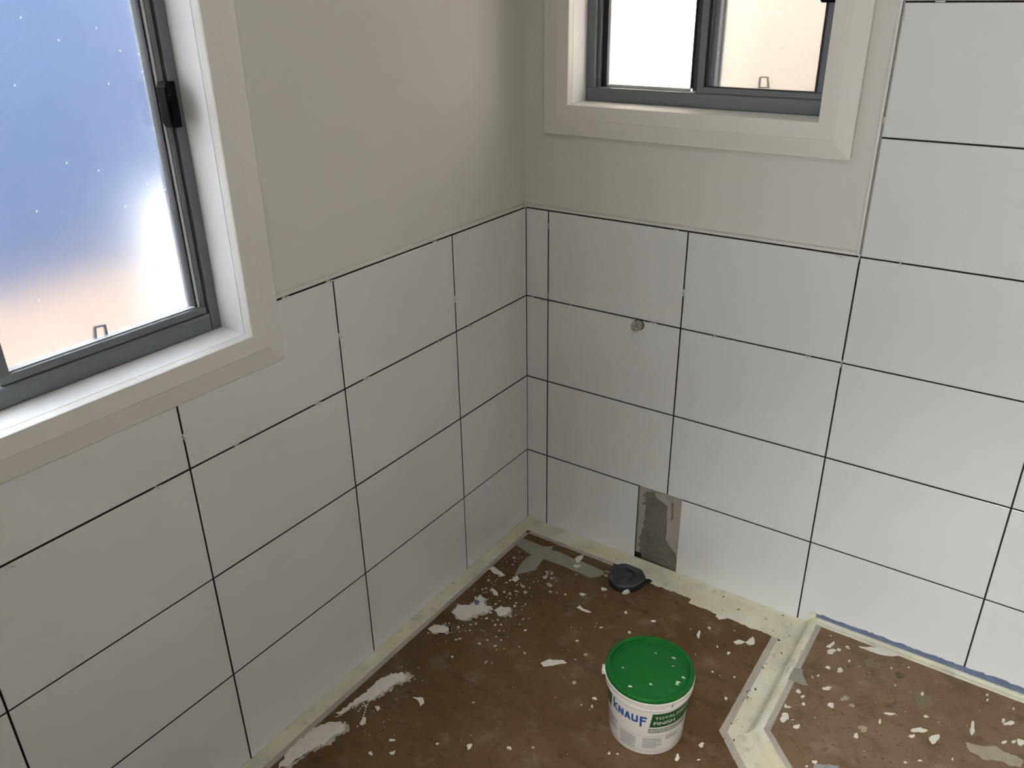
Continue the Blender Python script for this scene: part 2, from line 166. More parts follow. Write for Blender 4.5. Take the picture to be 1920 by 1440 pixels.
def special(name):
    m = bpy.data.materials.new(name)
    m.use_nodes = True
    nt = m.node_tree
    for n in list(nt.nodes):
        if n.type != 'OUTPUT_MATERIAL':
            nt.nodes.remove(n)
    return m, nt, [n for n in nt.nodes if n.type == 'OUTPUT_MATERIAL'][0]

def glass(name, rough, specks=False):
    m, nt, out = special(name)
    g = nt.nodes.new('ShaderNodeBsdfGlass')
    g.inputs['IOR'].default_value = 1.45
    g.inputs['Roughness'].default_value = rough
    g.inputs['Color'].default_value = (0.97, 0.98, 0.98, 1)
    src = g.outputs[0]
    if specks:                                   # dried paint spatter on the pane
        tc = nt.nodes.new('ShaderNodeTexCoord')
        sx = nt.nodes.new('ShaderNodeSeparateXYZ')
        ad = nt.nodes.new('ShaderNodeMath'); ad.operation = 'ADD'
        cx = nt.nodes.new('ShaderNodeCombineXYZ')
        mz = nt.nodes.new('ShaderNodeMath'); mz.operation = 'MULTIPLY'
        mz.inputs[1].default_value = 0.55
        v = nt.nodes.new('ShaderNodeTexVoronoi')
        v.voronoi_dimensions = '2D'
        v.inputs['Scale'].default_value = 62.0
        nt.links.new(tc.outputs['Object'], sx.inputs[0])
        nt.links.new(sx.outputs[0], ad.inputs[0]); nt.links.new(sx.outputs[1], ad.inputs[1])
        nt.links.new(sx.outputs[2], mz.inputs[0])
        nt.links.new(ad.outputs[0], cx.inputs[0]); nt.links.new(mz.outputs[0], cx.inputs[1])
        nt.links.new(cx.outputs[0], v.inputs['Vector'])
        lt = nt.nodes.new('ShaderNodeMath'); lt.operation = 'LESS_THAN'
        lt.inputs[1].default_value = 0.055
        nt.links.new(v.outputs['Distance'], lt.inputs[0])
        sep = nt.nodes.new('ShaderNodeSeparateColor')
        nt.links.new(v.outputs['Color'], sep.inputs[0])
        gt = nt.nodes.new('ShaderNodeMath'); gt.operation = 'GREATER_THAN'
        gt.inputs[1].default_value = 0.94
        nt.links.new(sep.outputs[0], gt.inputs[0])
        mu = nt.nodes.new('ShaderNodeMath'); mu.operation = 'MULTIPLY'
        nt.links.new(lt.outputs[0], mu.inputs[0]); nt.links.new(gt.outputs[0], mu.inputs[1])
        tr = nt.nodes.new('ShaderNodeBsdfTranslucent')
        tr.inputs['Color'].default_value = (0.9, 0.9, 0.9, 1)
        mx = nt.nodes.new('ShaderNodeMixShader')
        nt.links.new(mu.outputs[0], mx.inputs[0])
        nt.links.new(src, mx.inputs[1]); nt.links.new(tr.outputs[0], mx.inputs[2])
        src = mx.outputs[0]
    nt.links.new(src, out.inputs['Surface'])
    return m
M['frosted'] = glass('frosted_glass_face', 0.27, True)
M['clear'] = glass('clear_glass_face', 0.0)

def see_through(name, color, amount):
    m, nt, out = special(name)
    t = nt.nodes.new('ShaderNodeBsdfTransparent')
    b = nt.nodes.new('ShaderNodeBsdfPrincipled')
    b.inputs['Base Color'].default_value = (*color, 1)
    b.inputs['Roughness'].default_value = 0.4
    mx = nt.nodes.new('ShaderNodeMixShader')
    mx.inputs[0].default_value = amount
    nt.links.new(t.outputs[0], mx.inputs[1])
    nt.links.new(b.outputs[0], mx.inputs[2])
    nt.links.new(mx.outputs[0], out.inputs['Surface'])
    return m
M['mesh'] = see_through('fly_screen_mesh', (0.03, 0.03, 0.03), 0.66)
M['mesh_bright'] = see_through('brightened_screen_mesh', (0.03, 0.03, 0.03), 0.5)  # same mesh, made more see-through to brighten the pane of window_2
M['spacer'] = see_through('clear_spacer_plastic', (0.82, 0.82, 0.80), 0.82)

# ------------------------------------------------------------------ helpers
def obj(name, bm, m, parent=None, smooth=False, bevel=0.0, seg=1):
    me = bpy.data.meshes.new(name)
    bmesh.ops.recalc_face_normals(bm, faces=bm.faces)
    bm.to_mesh(me)
    bm.free()
    for mm in (m if isinstance(m, list) else [m]):
        me.materials.append(M[mm] if isinstance(mm, str) else mm)
    o = bpy.data.objects.new(name, me)
    COL.objects.link(o)
    if parent is not None:
        o.parent = parent
    if smooth:
        for f in me.polygons:
            f.use_smooth = True
        me.set_sharp_from_angle(angle=math.radians(32))
    if bevel:
        b = o.modifiers.new('bevel', 'BEVEL')
        b.width = bevel
        b.segments = seg
        b.limit_method = 'ANGLE'
    return o

def empty(name, loc=(0, 0, 0), parent=None):
    o = bpy.data.objects.new(name, None)
    o.empty_display_size = 0.05
    COL.objects.link(o)
    o.location = loc
    if parent is not None:
        o.parent = parent
    return o

def tag(o, label=None, cat=None, group=None, kind=None):
    for k, v in (('label', label), ('category', cat), ('group', group), ('kind', kind)):
        if v:
            o[k] = v
    return o

def box(bm, x0, x1, y0, y1, z0, z1):
    vs = [bm.verts.new((x, y, z)) for x in (x0, x1) for y in (y0, y1) for z in (z0, z1)]
    for f in ((0, 1, 3, 2), (4, 6, 7, 5), (0, 4, 5, 1), (2, 3, 7, 6), (0, 2, 6, 4), (1, 5, 7, 3)):
        bm.faces.new([vs[i] for i in f])
    return bm

def bx(*a):
    return box(bmesh.new(), *a)

def PL(a, b, h):      # left wall: a = y, b = z, h = out of the tile face
    return (h, a, b)

def PB(a, b, h):      # back wall: a = x, b = z, h = out of the tile face
    return (a, -h, b)

def PF(z):            # floor at height z: a = x, b = y
    return lambda a, b, h: (a, b, z + h)

def area(poly):
    return 0.5 * sum(poly[i][0] * poly[(i + 1) % len(poly)][1] - poly[(i + 1) % len(poly)][0] * poly[i][1] for i in range(len(poly)))

def slab(P, poly, h0, h1, ch=0.0):
    """prism over a polygon in wall coordinates, from h0 to h1, with a small chamfer ch round its face"""
    if area(poly) < 0:
        poly = poly[::-1]
    n = len(poly)
    bm = bmesh.new()
    rings = [[bm.verts.new(P(a, b, h0)) for a, b in poly]]
    if ch:
        ins = []
        for i in range(n):
            p, q, r = Vector(poly[i - 1]), Vector(poly[i]), Vector(poly[(i + 1) % n])
            d1, d2 = (q - p).normalized(), (r - q).normalized()
            n1, n2 = Vector((-d1.y, d1.x)), Vector((-d2.y, d2.x))
            s = n1 + n2
            s = s / max(0.2, s.dot(n1))
            ins.append(q + s * ch)
        rings.append([bm.verts.new(P(a, b, h1 - ch * 0.7)) for a, b in poly])
        rings.append([bm.verts.new(P(v.x, v.y, h1)) for v in ins])
    else:
        rings.append([bm.verts.new(P(a, b, h1)) for a, b in poly])
    for r0, r1 in zip(rings, rings[1:]):
        for i in range(n):
            bm.faces.new((r0[i], r0[(i + 1) % n], r1[(i + 1) % n], r1[i]))
    bm.faces.new(rings[-1])
    bm.faces.new(rings[0][::-1])
    return bm

def rect(a0, a1, b0, b1):
    return [(a0, b0), (a1, b0), (a1, b1), (a0, b1)]

def lathe(prof, cx, cy, n=64, closed_bottom=True, closed_top=True):
    bm = bmesh.new()
    rings = []
    for r, z in prof:
        rings.append([bm.verts.new((cx + r * math.cos(2 * math.pi * i / n), cy + r * math.sin(2 * math.pi * i / n), z)) for i in range(n)])
    for a, b in zip(rings, rings[1:]):
        for i in range(n):
            bm.faces.new((a[i], a[(i + 1) % n], b[(i + 1) % n], b[i]))
    if closed_bottom:
        bm.faces.new(rings[0][::-1])
    if closed_top:
        bm.faces.new(rings[-1])
    return bm

def rough_poly(poly, step=0.004, amp=0.0018, seed=0):
    """a ragged version of an outline: edges are subdivided and jittered"""
    rnd = random.Random(seed)
    out = []
    for i in range(len(poly)):
        p, q = Vector(poly[i]), Vector(poly[(i + 1) % len(poly)])
        k = max(1, int((q - p).length / step))
        for j in range(k):
            v = p.lerp(q, j / k)
            out.append((v.x + rnd.uniform(-amp, amp), v.y + rnd.uniform(-amp, amp)))
    return out

def blob_poly(c, u, v, seed, n=14):
    rnd = random.Random(seed)
    ph = [rnd.uniform(0, 6.28) for _ in range(3)]
    out = []
    for i in range(n):
        t = 2 * math.pi * i / n
        k = 1 + 0.22 * math.sin(2 * t + ph[0]) + 0.16 * math.sin(3 * t + ph[1]) + 0.12 * math.sin(5 * t + ph[2]) + rnd.uniform(-0.08, 0.08)
        out.append((c[0] + k * (u[0] * math.cos(t) + v[0] * math.sin(t)), c[1] + k * (u[1] * math.cos(t) + v[1] * math.sin(t))))
    return out

# ------------------------------------------------------------------ room shell
PLX = 0.012           # the plaster lies this far behind the tile faces
RX, FY, CZ = 2.30, -2.70, 2.30
W1 = dict(a0=-1.752, a1=-0.948, b0=0.963, b1=1.800)     # opening of the left window (y, z)
W2 = dict(a0=0.131, a1=0.742, b0=1.2845, b1=1.800)      # opening of the back window (x, z)
TH = 0.16

def wall_with_hole(name, P, a0, a1, w, label):
    bm = bmesh.new()
    g = 0.018
    h1, h0 = -PLX, -PLX - TH
    for r in ((a0, w['a0'] - g, -0.06, CZ), (w['a1'] + g, a1, -0.06, CZ), (w['a0'] - g, w['a1'] + g, -0.06, w['b0'] - g), (w['a0'] - g, w['a1'] + g, w['b1'] + g, CZ)):
        (x0, y0, z0), (x1, y1, z1) = P(r[0], r[2], h0), P(r[1], r[3], h1)
        box(bm, min(x0, x1), max(x0, x1), min(y0, y1), max(y0, y1), min(z0, z1), max(z0, z1))
    return tag(obj(name, bm, 'plaster'), label, kind='structure')

wall_left = wall_with_hole('wall_left', PL, FY - 0.1, PLX, W1, 'left wall with white tiles below warm white paint, holding the larger window')
wall_back = wall_with_hole('wall_back', PB, -PLX - TH, RX + 0.1, W2, 'right-hand wall of the picture with white tiles and the smaller window')
wall_right = tag(obj('wall_right', bx(RX, RX + 0.1, FY - 0.1, PLX, -0.06, CZ), 'plaster'), 'plain painted wall behind the camera on the right', kind='structure')
bm = bmesh.new()
box(bm, -PLX, 1.30, FY - 0.1, FY, -0.06, CZ)
box(bm, 2.20, RX, FY - 0.1, FY, -0.06, CZ)
box(bm, 1.30, 2.20, FY - 0.1, FY, 2.06, CZ)
wall_front = tag(obj('wall_front', bm, 'plaster'), 'painted wall behind the camera with an open doorway', kind='structure')
bm = bmesh.new()
box(bm, 0.90, 1.00, -5.0, FY - 0.1, -0.06, CZ)
box(bm, 2.50, 2.60, -5.0, FY - 0.1, -0.06, CZ)
box(bm, 1.00, 2.50, -5.0, -4.9, -0.06, CZ)
box(bm, 0.90, 2.60, -5.0, FY - 0.1, CZ, CZ + 0.1)
box(bm, 0.90, 2.60, -5.0, FY - 0.1, -0.16, -0.06)
tag(obj('wall_hallway', bm, 'plaster'), 'painted hallway walls beyond the open doorway behind the camera', kind='structure')
ceiling = tag(obj('ceiling', bx(-PLX - TH, RX + 0.1, FY - 0.1, PLX + TH, CZ, CZ + 0.1), 'plaster'), 'flat painted ceiling above the room', kind='structure')

# ------------------------------------------------------------------ tiles
T1 = 0.008            # tile thickness
G = 0.0018            # half a joint
PW, PH, Z3 = 0.3991, 0.252, 0.2538
ROWS = [0.002] + [Z3 + PH * k for k in range(0, 8)]
obj('adhesive_bed_or_slit', slab(PL, rect(FY, -0.0005, 0.0, W1['b0'] - 0.060), -PLX, -T1), 'bed', wall_left)
obj('adhesive_bed_or_slit', slab(PL, rect(W1['a1'] + 0.055, -0.0005, W1['b0'] - 0.060, ROWS[4] + 0.0005), -PLX, -T1), 'bed', wall_left)
obj('adhesive_bed_or_slit', slab(PL, rect(FY, W1['a0'] - 0.055, W1['b0'] - 0.060, ROWS[4] + 0.0005), -PLX, -T1), 'bed', wall_left)
obj('adhesive_bed_or_slit', slab(PB, rect(-T1, 0.381, 0.0, ROWS[4] + 0.0005), -PLX, -T1), 'bed', wall_back)
obj('adhesive_bed_or_slit', slab(PB, rect(0.381, 0.516, ROWS[1] - G, ROWS[4] + 0.0005), -PLX, -T1), 'bed', wall_back)
obj('adhesive_bed_or_slit', slab(PB, rect(0.516, 0.8695, 0.0, ROWS[4] + 0.0005), -PLX, -T1), 'bed', wall_back)
obj('adhesive_bed_or_slit', slab(PB, rect(0.8695, RX, 0.0, ROWS[8]), -PLX, -T1), 'bed', wall_back)

M['clay'] = mat('red_clay_tile_body', (0.030, 0.017, 0.013), 0.9)
def tile(P, poly, parent, seed):
    rnd = random.Random(seed)
    d = rnd.uniform(-0.0005, 0.0003)
    bm = slab(P, poly, -T1, d, 0.0010)
    ax = 0 if P is PL else 1
    for f in bm.faces:
        hs = [v.co.x if P is PL else -v.co.y for v in f.verts]
        if min(hs) < -T1 + 1e-4:
            f.material_index = 1
    return obj('wall_tile', bm, ['tile', 'clay'], parent)

n = 0
YS = [0.0, -0.3235] + [-0.3235 - PW * k for k in range(1, 7)]
WA1, WB0 = W1['a1'] + 0.0745, W1['b0'] - 0.0785         # outer edge of the left architrave
WA0 = W1['a0'] - 0.0745
for j in range(len(YS) - 1):
    y1, y0 = YS[j] - (G if j else 0.0005), max(YS[j + 1] + G, FY + 0.002)
    for k in range(4):
        z0, z1 = ROWS[k] + (G if k else 0.002), ROWS[k + 1] - G
        n += 1
        if k == 3 and y0 < WA1 and y1 > WA0:
            wb = WB0 + 0.0035
            if y1 > WA1 + 0.002 and y0 > WA0:           # partly beside the architrave: an L-shaped cut
                a = WA1 - 0.0035
                tile(PL, [(y0, z0), (y1, z0), (y1, z1), (a, z1), (a, wb), (y0, wb)], wall_left, n)
            elif y0 < WA0 - 0.002:
                a = WA0 + 0.0035
                tile(PL, [(y0, z0), (y1, z0), (y1, wb), (a, wb), (a, z1), (y0, z1)], wall_left, n)
            else:
                tile(PL, rect(y0, y1, z0, wb), wall_left, n)
        else:
            tile(PL, rect(y0, y1, z0, z1), wall_left, n)
XS = [0.0, 0.0714] + [0.0714 + PW * k for k in range(1, 6)] + [RX]
for j in range(len(XS) - 1):
    x0, x1 = XS[j] + (G if j else 0.0006), XS[j + 1] - G
    for k in range(8):
        if k > 3 and j < 3:
            continue
        z0, z1 = ROWS[k] + (G if k else 0.002), ROWS[k + 1] - G
        n += 1
        if k == 0 and j == 1:
            tile(PB, rect(x0, 0.3815, z0, z1), wall_back, n)
        elif k == 0 and j == 2:
            tile(PB, rect(0.5155, x1, z0, z1), wall_back, n)
        else:
            tile(PB, rect(x0, x1, z0, z1), wall_back, n)
    if j < 2:
        pass

# bare patch where one tile was left out
ws = obj('wallboard_patch', slab(PB, rect(0.381, 0.516, 0.018, ROWS[1] - G), -PLX, -0.0098), 'board', wall_back)
obj('adhesive_bed_or_slit', slab(PB, rect(0.381, 0.516, 0.0, 0.0178), -PLX, -0.0098), 'bed', wall_back)  # dark strip painted in for the shaded slit under the board
tag(ws, 'bare wallboard strip left untiled above the black floor pipe')
obj('grey_adhesive', slab(PB, rough_poly(DATA['adhesive'], 0.004, 0.0008, 5), -PLX, -0.0078), 'cement', ws)
obj('grey_adhesive', slab(PB, rough_poly(DATA['adhesive_small'], 0.004, 0.001, 6), -PLX, -0.0088), 'cement', ws)

# edge trims along the tops of the tiles
tL = tag(obj('trim_1', slab(PL, rect(-0.874, -0.0005, ROWS[4] + 0.0020, ROWS[4] + 0.0085), -PLX, -0.0006, 0.0006), 'trim'), 'thin white tile edge trim along the top of the left wall tiling', kind='structure')
tB = tag(obj('trim_2', slab(PB, rect(0.0008, 0.8600, ROWS[4] + 0.0020, ROWS[4] + 0.0085), -PLX, -0.0006, 0.0006), 'trim'), 'thin white tile edge trim on top of the right wall tiling, under the window', kind='structure')
tV = tag(obj('trim_3', slab(PB, rect(0.8606, 0.8668, ROWS[4] + 0.0020, ROWS[8]), -PLX, -0.0006, 0.0006), 'trim'), 'thin white upright tile edge trim right of the smaller window', kind='structure')

# ------------------------------------------------------------------ windows
def architrave(parent, P, w):
    prof = [(0.0, -PLX), (0.0, 0.0052), (0.0012, 0.0085), (0.0345, 0.0085), (0.0360, 0.0078), (0.0735, 0.0018), (0.0745, 0.0008), (0.0745, -PLX)]
    sides = {'bottom': 0, 'right': 1, 'top': 2, 'left': 3}
    cs = [(w['a0'], w['b0'], -1, -1), (w['a1'], w['b0'], 1, -1), (w['a1'], w['b1'], 1, 1), (w['a0'], w['b1'], -1, 1)]
    for k in range(4):
        (a, b, sa, sb), (c, d, sc, sd) = cs[k], cs[(k + 1) % 4]
        bm = bmesh.new()
        e1 = [bm.verts.new(P(a + sa * u, b + sb * u, h)) for u, h in prof]
        e2 = [bm.verts.new(P(c + sc * u, d + sd * u, h)) for u, h in prof]
        m = len(prof)
        for i in range(m):
            bm.faces.new((e1[i], e1[(i + 1) % m], e2[(i + 1) % m], e2[i]))
        bm.faces.new(e1)
        bm.faces.new(e2[::-1])
        obj('architrave_board', bm, 'architrave', parent)

def reveal(parent, P, w, depth):
    h1, h0 = -PLX - 0.0016, -PLX - TH
    g = 0.018
    for r in ((w['a0'] - g, w['a1'] + g, w['b0'] - g, w['b0']), (w['a0'] - g, w['a1'] + g, w['b1'], w['b1'] + g), (w['a0'] - g, w['a0'], w['b0'], w['b1']), (w['a1'], w['a1'] + g, w['b0'], w['b1'])):
        obj('reveal_board', slab(P, rect(*r), h0, h1), 'reveal', parent)

def bar(name, P, a0, a1, b0, b1, h0, h1, m, parent, ch=0.0012):
    return obj(name, slab(P, rect(a0, a1, b0, b1), h0, h1, ch), m, parent)

def pane(P, a0, a1, b0, b1, h0, h1, parent):
    bm = slab(P, rect(a0, a1, b0, b1), h0, h1)
    bm.faces.ensure_lookup_table()
    tgt = Vector(P(0, 0, h1)) - Vector(P(0, 0, 0))
    ax = max(range(3), key=lambda i: abs(tgt[i]))
    for f in bm.faces:
        f.material_index = 0 if all(abs(v.co[ax] - tgt[ax]) < 1e-5 for v in f.verts) else 1
    return obj('glass_pane', bm, ['frosted', 'clear'], parent)

def pull_tab(P, pts, h, parent):
    """closed wire loop of the fly screen's pull tab"""
    bm = bmesh.new()
    w, t = 0.0036, 0.003
    ctr = Vector((sum(q[0] for q in pts) / 4, sum(q[1] for q in pts) / 4))
    loops = []
    for k, hh in ((1.0, h - t), (1.0, h + t), (0.72, h + t), (0.72, h - t)):
        loops.append([bm.verts.new(P(ctr.x + (q[0] - ctr.x) * k, ctr.y + (q[1] - ctr.y) * (k if k == 1 else 0.80), hh)) for q in pts])
    for i in range(4):
        r0, r1 = loops[i], loops[(i + 1) % 4]
        for j in range(4):
            bm.faces.new((r0[j], r0[(j + 1) % 4], r1[(j + 1) % 4], r1[j]))
    return obj('pull_tab', bm, 'alu_dark', parent)

# ---- window_1: left wall. H = plane of the frame's inner face
H = -0.079
win1 = tag(empty('window_1', (0, 0, 0)), 'larger grey aluminium sliding window with frosted glass in the left wall', kind='structure')
architrave(win1, PL, W1)
reveal(win1, PL, W1, 0.067)
a0, a1, b0, b1 = W1['a0'], W1['a1'], W1['b0'], W1['b1']
fr = empty('window_frame', parent=win1)
bar('jamb', PL, a1 - 0.0200, a1, b0, b1, H - 0.07, H, 'alu', fr)
bar('jamb', PL, a0, a0 + 0.020, b0, b1, H - 0.07, H, 'alu', fr)
bar('frame_sill', PL, a0 + 0.020, a1 - 0.0207, b0, b0 + 0.0345, H - 0.07, H + 0.0015, 'alu', fr, 0.004)
bar('frame_head', PL, a0 + 0.020, a1 - 0.0207, b1 - 0.030, b1, H - 0.07, H, 'alu', fr)
ms = -1.346
bar('gasket_or_gap', PL, a1 - 0.0232, a1 - 0.0200, b0 + 0.0345, b1 - 0.03, H - 0.045, H - 0.012, 'gasket_or_gap', fr)  # black strip painted in for the shaded gap beside the sash
sash = empty('sliding_sash', parent=win1)
sb = b0 + 0.0358
bar('sash_rail', PL, ms - 0.009, a1 - 0.0236, sb, sb + 0.0145, H - 0.032, H - 0.004, 'alu', sash, 0.0015)
bar('sash_rail', PL, ms - 0.009, a1 - 0.0236, b1 - 0.045, b1 - 0.031, H - 0.032, H - 0.004, 'alu', sash, 0.0015)
bar('sash_stile', PL, a1 - 0.0330, a1 - 0.0236, sb + 0.0148, b1 - 0.0453, H - 0.032, H - 0.005, 'alu', sash, 0.0015)
bar('glazing_bead', PL, a1 - 0.0376, a1 - 0.0333, sb + 0.0148, b1 - 0.0453, H - 0.030, H - 0.008, 'bead', sash, 0.001)
bar('glazing_gasket', PL, a1 - 0.0412, a1 - 0.0378, sb + 0.0150, b1 - 0.0453, H - 0.030, H - 0.011, 'gasket_or_gap', sash, 0.0006)
bar('sash_stile', PL, ms - 0.009, ms + 0.009, sb + 0.0148, b1 - 0.0453, H - 0.032, H - 0.004, 'alu', sash, 0.0015)
bar('glazing_bead', PL, ms + 0.0093, a1 - 0.0380, sb + 0.0148, sb + 0.0166, H - 0.018, H - 0.012, 'bead', sash, 0.0004)
pane(PL, ms + 0.004, a1 - 0.0390, sb + 0.012, b1 - 0.036, H - 0.024, H - 0.018, sash)
fixed = empty('fixed_light', parent=win1)
bar('fixed_stile', PL, ms - 0.012, ms + 0.004, b0 + 0.0347, b1 - 0.031, H - 0.062, H - 0.036, 'alu', fixed)
pane(PL, a0 + 0.012, ms - 0.006, b0 + 0.030, b1 - 0.026, H - 0.052, H - 0.046, fixed)
screen = empty('fly_screen', parent=win1)
xs = -0.122
bar('screen_stile', PL, -0.985, -0.962, b0 + 0.036, b1 - 0.031, xs - 0.004, xs + 0.004, 'alu', screen)
bar('screen_stile', PL, ms + 0.005, ms + 0.020, b0 + 0.036, b1 - 0.031, xs - 0.004, xs + 0.004, 'alu', screen)
bar('screen_rail', PL, ms + 0.0202, -0.9852, 1.0045, 1.0078, xs - 0.003, xs + 0.003, 'alu', screen, 0.0004)
bar('screen_rail', PL, ms + 0.0202, -0.9852, b1 - 0.045, b1 - 0.031, xs - 0.003, xs + 0.003, 'alu', screen)
bar('screen_mesh', PL, ms + 0.0202, -0.9852, 1.0080, b1 - 0.0452, xs - 0.0004, xs + 0.0004, 'mesh', screen, 0)
tab = [(a, b - 0.0015) for a, b in DATA['hook1']]
pull_tab(PL, tab, xs + 0.0065, screen)
lt = empty('sash_latch', parent=win1)
lz0, lz1, ly0, ly1 = 1.341, 1.4145, -0.9905, -0.9690
obj('latch_body', slab(PL, [(ly0 + 0.004, lz0), (ly1, lz0), (ly1, lz1), (ly0 + 0.005, lz1), (ly0, lz1 - 0.009), (ly0, lz0 + 0.008)], H - 0.003, H + 0.020, 0.002), 'black', lt)
obj('latch_lever', slab(PL, rect(ly0 + 0.005, ly1 - 0.004, lz0 + 0.010, lz1 - 0.030), H + 0.0203, H + 0.024, 0.001), 'black', lt)

# ---- window_2: back wall
H = -0.080
win2 = tag(empty('window_2', (0, 0, 0)), 'smaller grey aluminium sliding window with two bright panes in the right wall', kind='structure')
architrave(win2, PB, W2)
reveal(win2, PB, W2, 0.068)
a0, a1, b0, b1 = W2['a0'], W2['a1'], W2['b0'], W2['b1']
fr = empty('window_frame', parent=win2)
bar('jamb', PB, a0, a0 + 0.0235, b0, b1, H - 0.07, H, 'alu', fr)
bar('jamb_step', PB, a0 + 0.0237, a0 + 0.0335, b0 + 0.0345, b1 - 0.03, H - 0.07, H - 0.012, 'alu', fr)
bar('gasket_or_gap', PB, a0 + 0.0337, a0 + 0.0475, b0 + 0.0345, b1 - 0.03, H - 0.035, H - 0.021, 'gasket_or_gap', fr)  # black strip painted in for the shaded depth of the jamb channel
bar('jamb', PB, a1 - 0.0215, a1, b0, b1, H - 0.07, H, 'alu', fr)
bar('frame_sill', PB, a0 + 0.0050, a1 - 0.0217, b0, b0 + 0.0335, H - 0.07, H + 0.0015, 'alu', fr, 0.002)
bar('frame_head', PB, a0 + 0.0237, a1 - 0.0217, b1 - 0.030, b1, H - 0.07, H, 'alu', fr)
fixed = empty('fixed_light', parent=win2)
bar('fixed_stile', PB, 0.4075, 0.462, b0 + 0.0345, b1 - 0.031, H - 0.046, H - 0.0275, 'alu_dark', fixed)
bar('glazing_gasket', PB, 0.4030, 0.4072, b0 + 0.0400, b1 - 0.031, H - 0.040, H - 0.024, 'gasket_or_gap', fixed, 0.0006)
bar('glazing_bead', PB, a0 + 0.0478, 0.4028, b0 + 0.0340, b0 + 0.0400, H - 0.032, H - 0.024, 'bead', fixed, 0.0006)
pane(PB, a0 + 0.040, 0.4075, b0 + 0.037, b1 - 0.026, H - 0.038, H - 0.033, fixed)
sash = empty('sliding_sash', parent=win2)
sb = b0 + 0.0335
bar('sash_rail', PB, 0.4285, a1 - 0.0222, sb, sb + 0.0135, H - 0.026, H - 0.003, 'alu', sash, 0.0012)
bar('sash_rail', PB, 0.4285, a1 - 0.0222, b1 - 0.045, b1 - 0.031, H - 0.026, H - 0.003, 'alu', sash, 0.0012)
bar('sash_stile', PB, 0.4285, 0.4445, sb + 0.0138, b1 - 0.0453, H - 0.026, H - 0.003, 'alu', sash, 0.0012)
bar('glazing_gasket', PB, 0.4448, 0.4505, sb + 0.0155, b1 - 0.0453, H - 0.020, H - 0.006, 'gasket_or_gap', sash, 0.0006)
bar('glazing_gasket', PB, 0.4448, 0.7000, sb + 0.0137, sb + 0.0153, H - 0.020, H - 0.006, 'gasket_or_gap', sash, 0.0002)
bar('glazing_gasket', PB, 0.7003, 0.7060, sb + 0.0137, b1 - 0.0453, H - 0.020, H - 0.006, 'gasket_or_gap', sash, 0.0006)
bar('sash_stile', PB, 0.7063, a1 - 0.0222, sb + 0.0138, b1 - 0.0453, H - 0.026, H - 0.004, 'alu', sash, 0.0012)
pane(PB, 0.4475, 0.7020, sb + 0.0145, b1 - 0.037, H - 0.0185, H - 0.0135, sash)
screen = empty('fly_screen', parent=win2)
ys = -0.1365
bar('screen_stile', PB, 0.4400, 0.4655, b0 + 0.036, b1 - 0.031, ys - 0.004, ys + 0.004, 'alu_dark', screen)
bar('screen_stile', PB, 0.690, 0.716, b0 + 0.036, b1 - 0.031, ys - 0.004, ys + 0.004, 'alu_dark', screen)
bar('screen_rail', PB, 0.4657, 0.6898, b0 + 0.036, b0 + 0.044, ys - 0.003, ys + 0.003, 'alu_dark', screen, 0.0004)
bar('screen_rail', PB, 0.4657, 0.6898, b1 - 0.045, b1 - 0.031, ys - 0.003, ys + 0.003, 'alu_dark', screen)
bar('screen_mesh', PB, 0.4657, 0.6898, b0 + 0.0442, b1 - 0.0452, ys - 0.0004, ys + 0.0004, 'mesh_bright', screen, 0)
pull_tab(PB, DATA['hook2'], -0.122, screen)
lt = empty('sash_latch', parent=win2)
obj('latch_body', slab(PB, [(0.6935, 1.516), (0.697, 1.5115), (0.722, 1.5115), (0.722, 1.585), (0.6935, 1.585)], H - 0.003, H + 0.020, 0.002), 'black', lt)
obj('latch_lever', slab(PB, rect(0.699, 0.718, 1.530, 1.575), H + 0.0203, H + 0.024, 0.001), 'black', lt)

# ------------------------------------------------------------------ floor
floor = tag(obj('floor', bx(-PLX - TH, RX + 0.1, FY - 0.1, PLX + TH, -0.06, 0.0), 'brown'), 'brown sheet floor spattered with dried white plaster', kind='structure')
ZS = 0.025
KX, KY = 0.905, -0.440                               # the step into the shower: its inner corner
def off(d):                                          # outline of the shower base moved inwards by d
    t = d * math.tan(math.radians(22.5))
    return [(KX + d, PLX), (KX + d, KY + t), (KX + d + 1.395 - d - 0.0, KY + t - 1.395 + d)]
def shower_strip(profile, name, m, seed, jit=0.0):
    """sweep (inward offset, height) pairs along the step's edge"""
    rnd = random.Random(seed)
    bm = bmesh.new()
    rings = []
    L1, L2 = abs(KY), 1.25
    n1, n2 = 28, 40
    for i in range(n1 + n2 + 1):
        ring = []
        for d, z in profile:
            t = d * math.tan(math.radians(22.5))
            if i <= n1:
                y = -0.0005 + (KY + t) * i / n1
                p = (KX + d, y)
            else:
                s = (i - n1) / n2 * L2
                p = (KX + d + s * 0.7071, KY + t - s * 0.7071)
            j = rnd.uniform(-jit, jit)
            ring.append(bm.verts.new((p[0] + j, p[1] + j * (0 if i <= n1 else 1), z)))
        rings.append(ring)
    k = len(profile)
    for a, b in zip(rings, rings[1:]):
        for i in range(k):
            bm.faces.new((a[i], a[(i + 1) % k], b[(i + 1) % k], b[i]))
    bm.faces.new(rings[0]); bm.faces.new(rings[-1][::-1])
    return obj(name, bm, m, floor, smooth=False)
bm = bmesh.new()
pts = [(KX + 0.013, -0.001), (KX + 0.013, KY + 0.0054), (KX + 0.013 + 1.38, KY + 0.0054 - 1.38), (RX, KY + 0.0054 - 1.38), (RX, -0.001)]
obj('shower_base', slab(PF(0), pts, 0.0, ZS), 'brown2', floor)
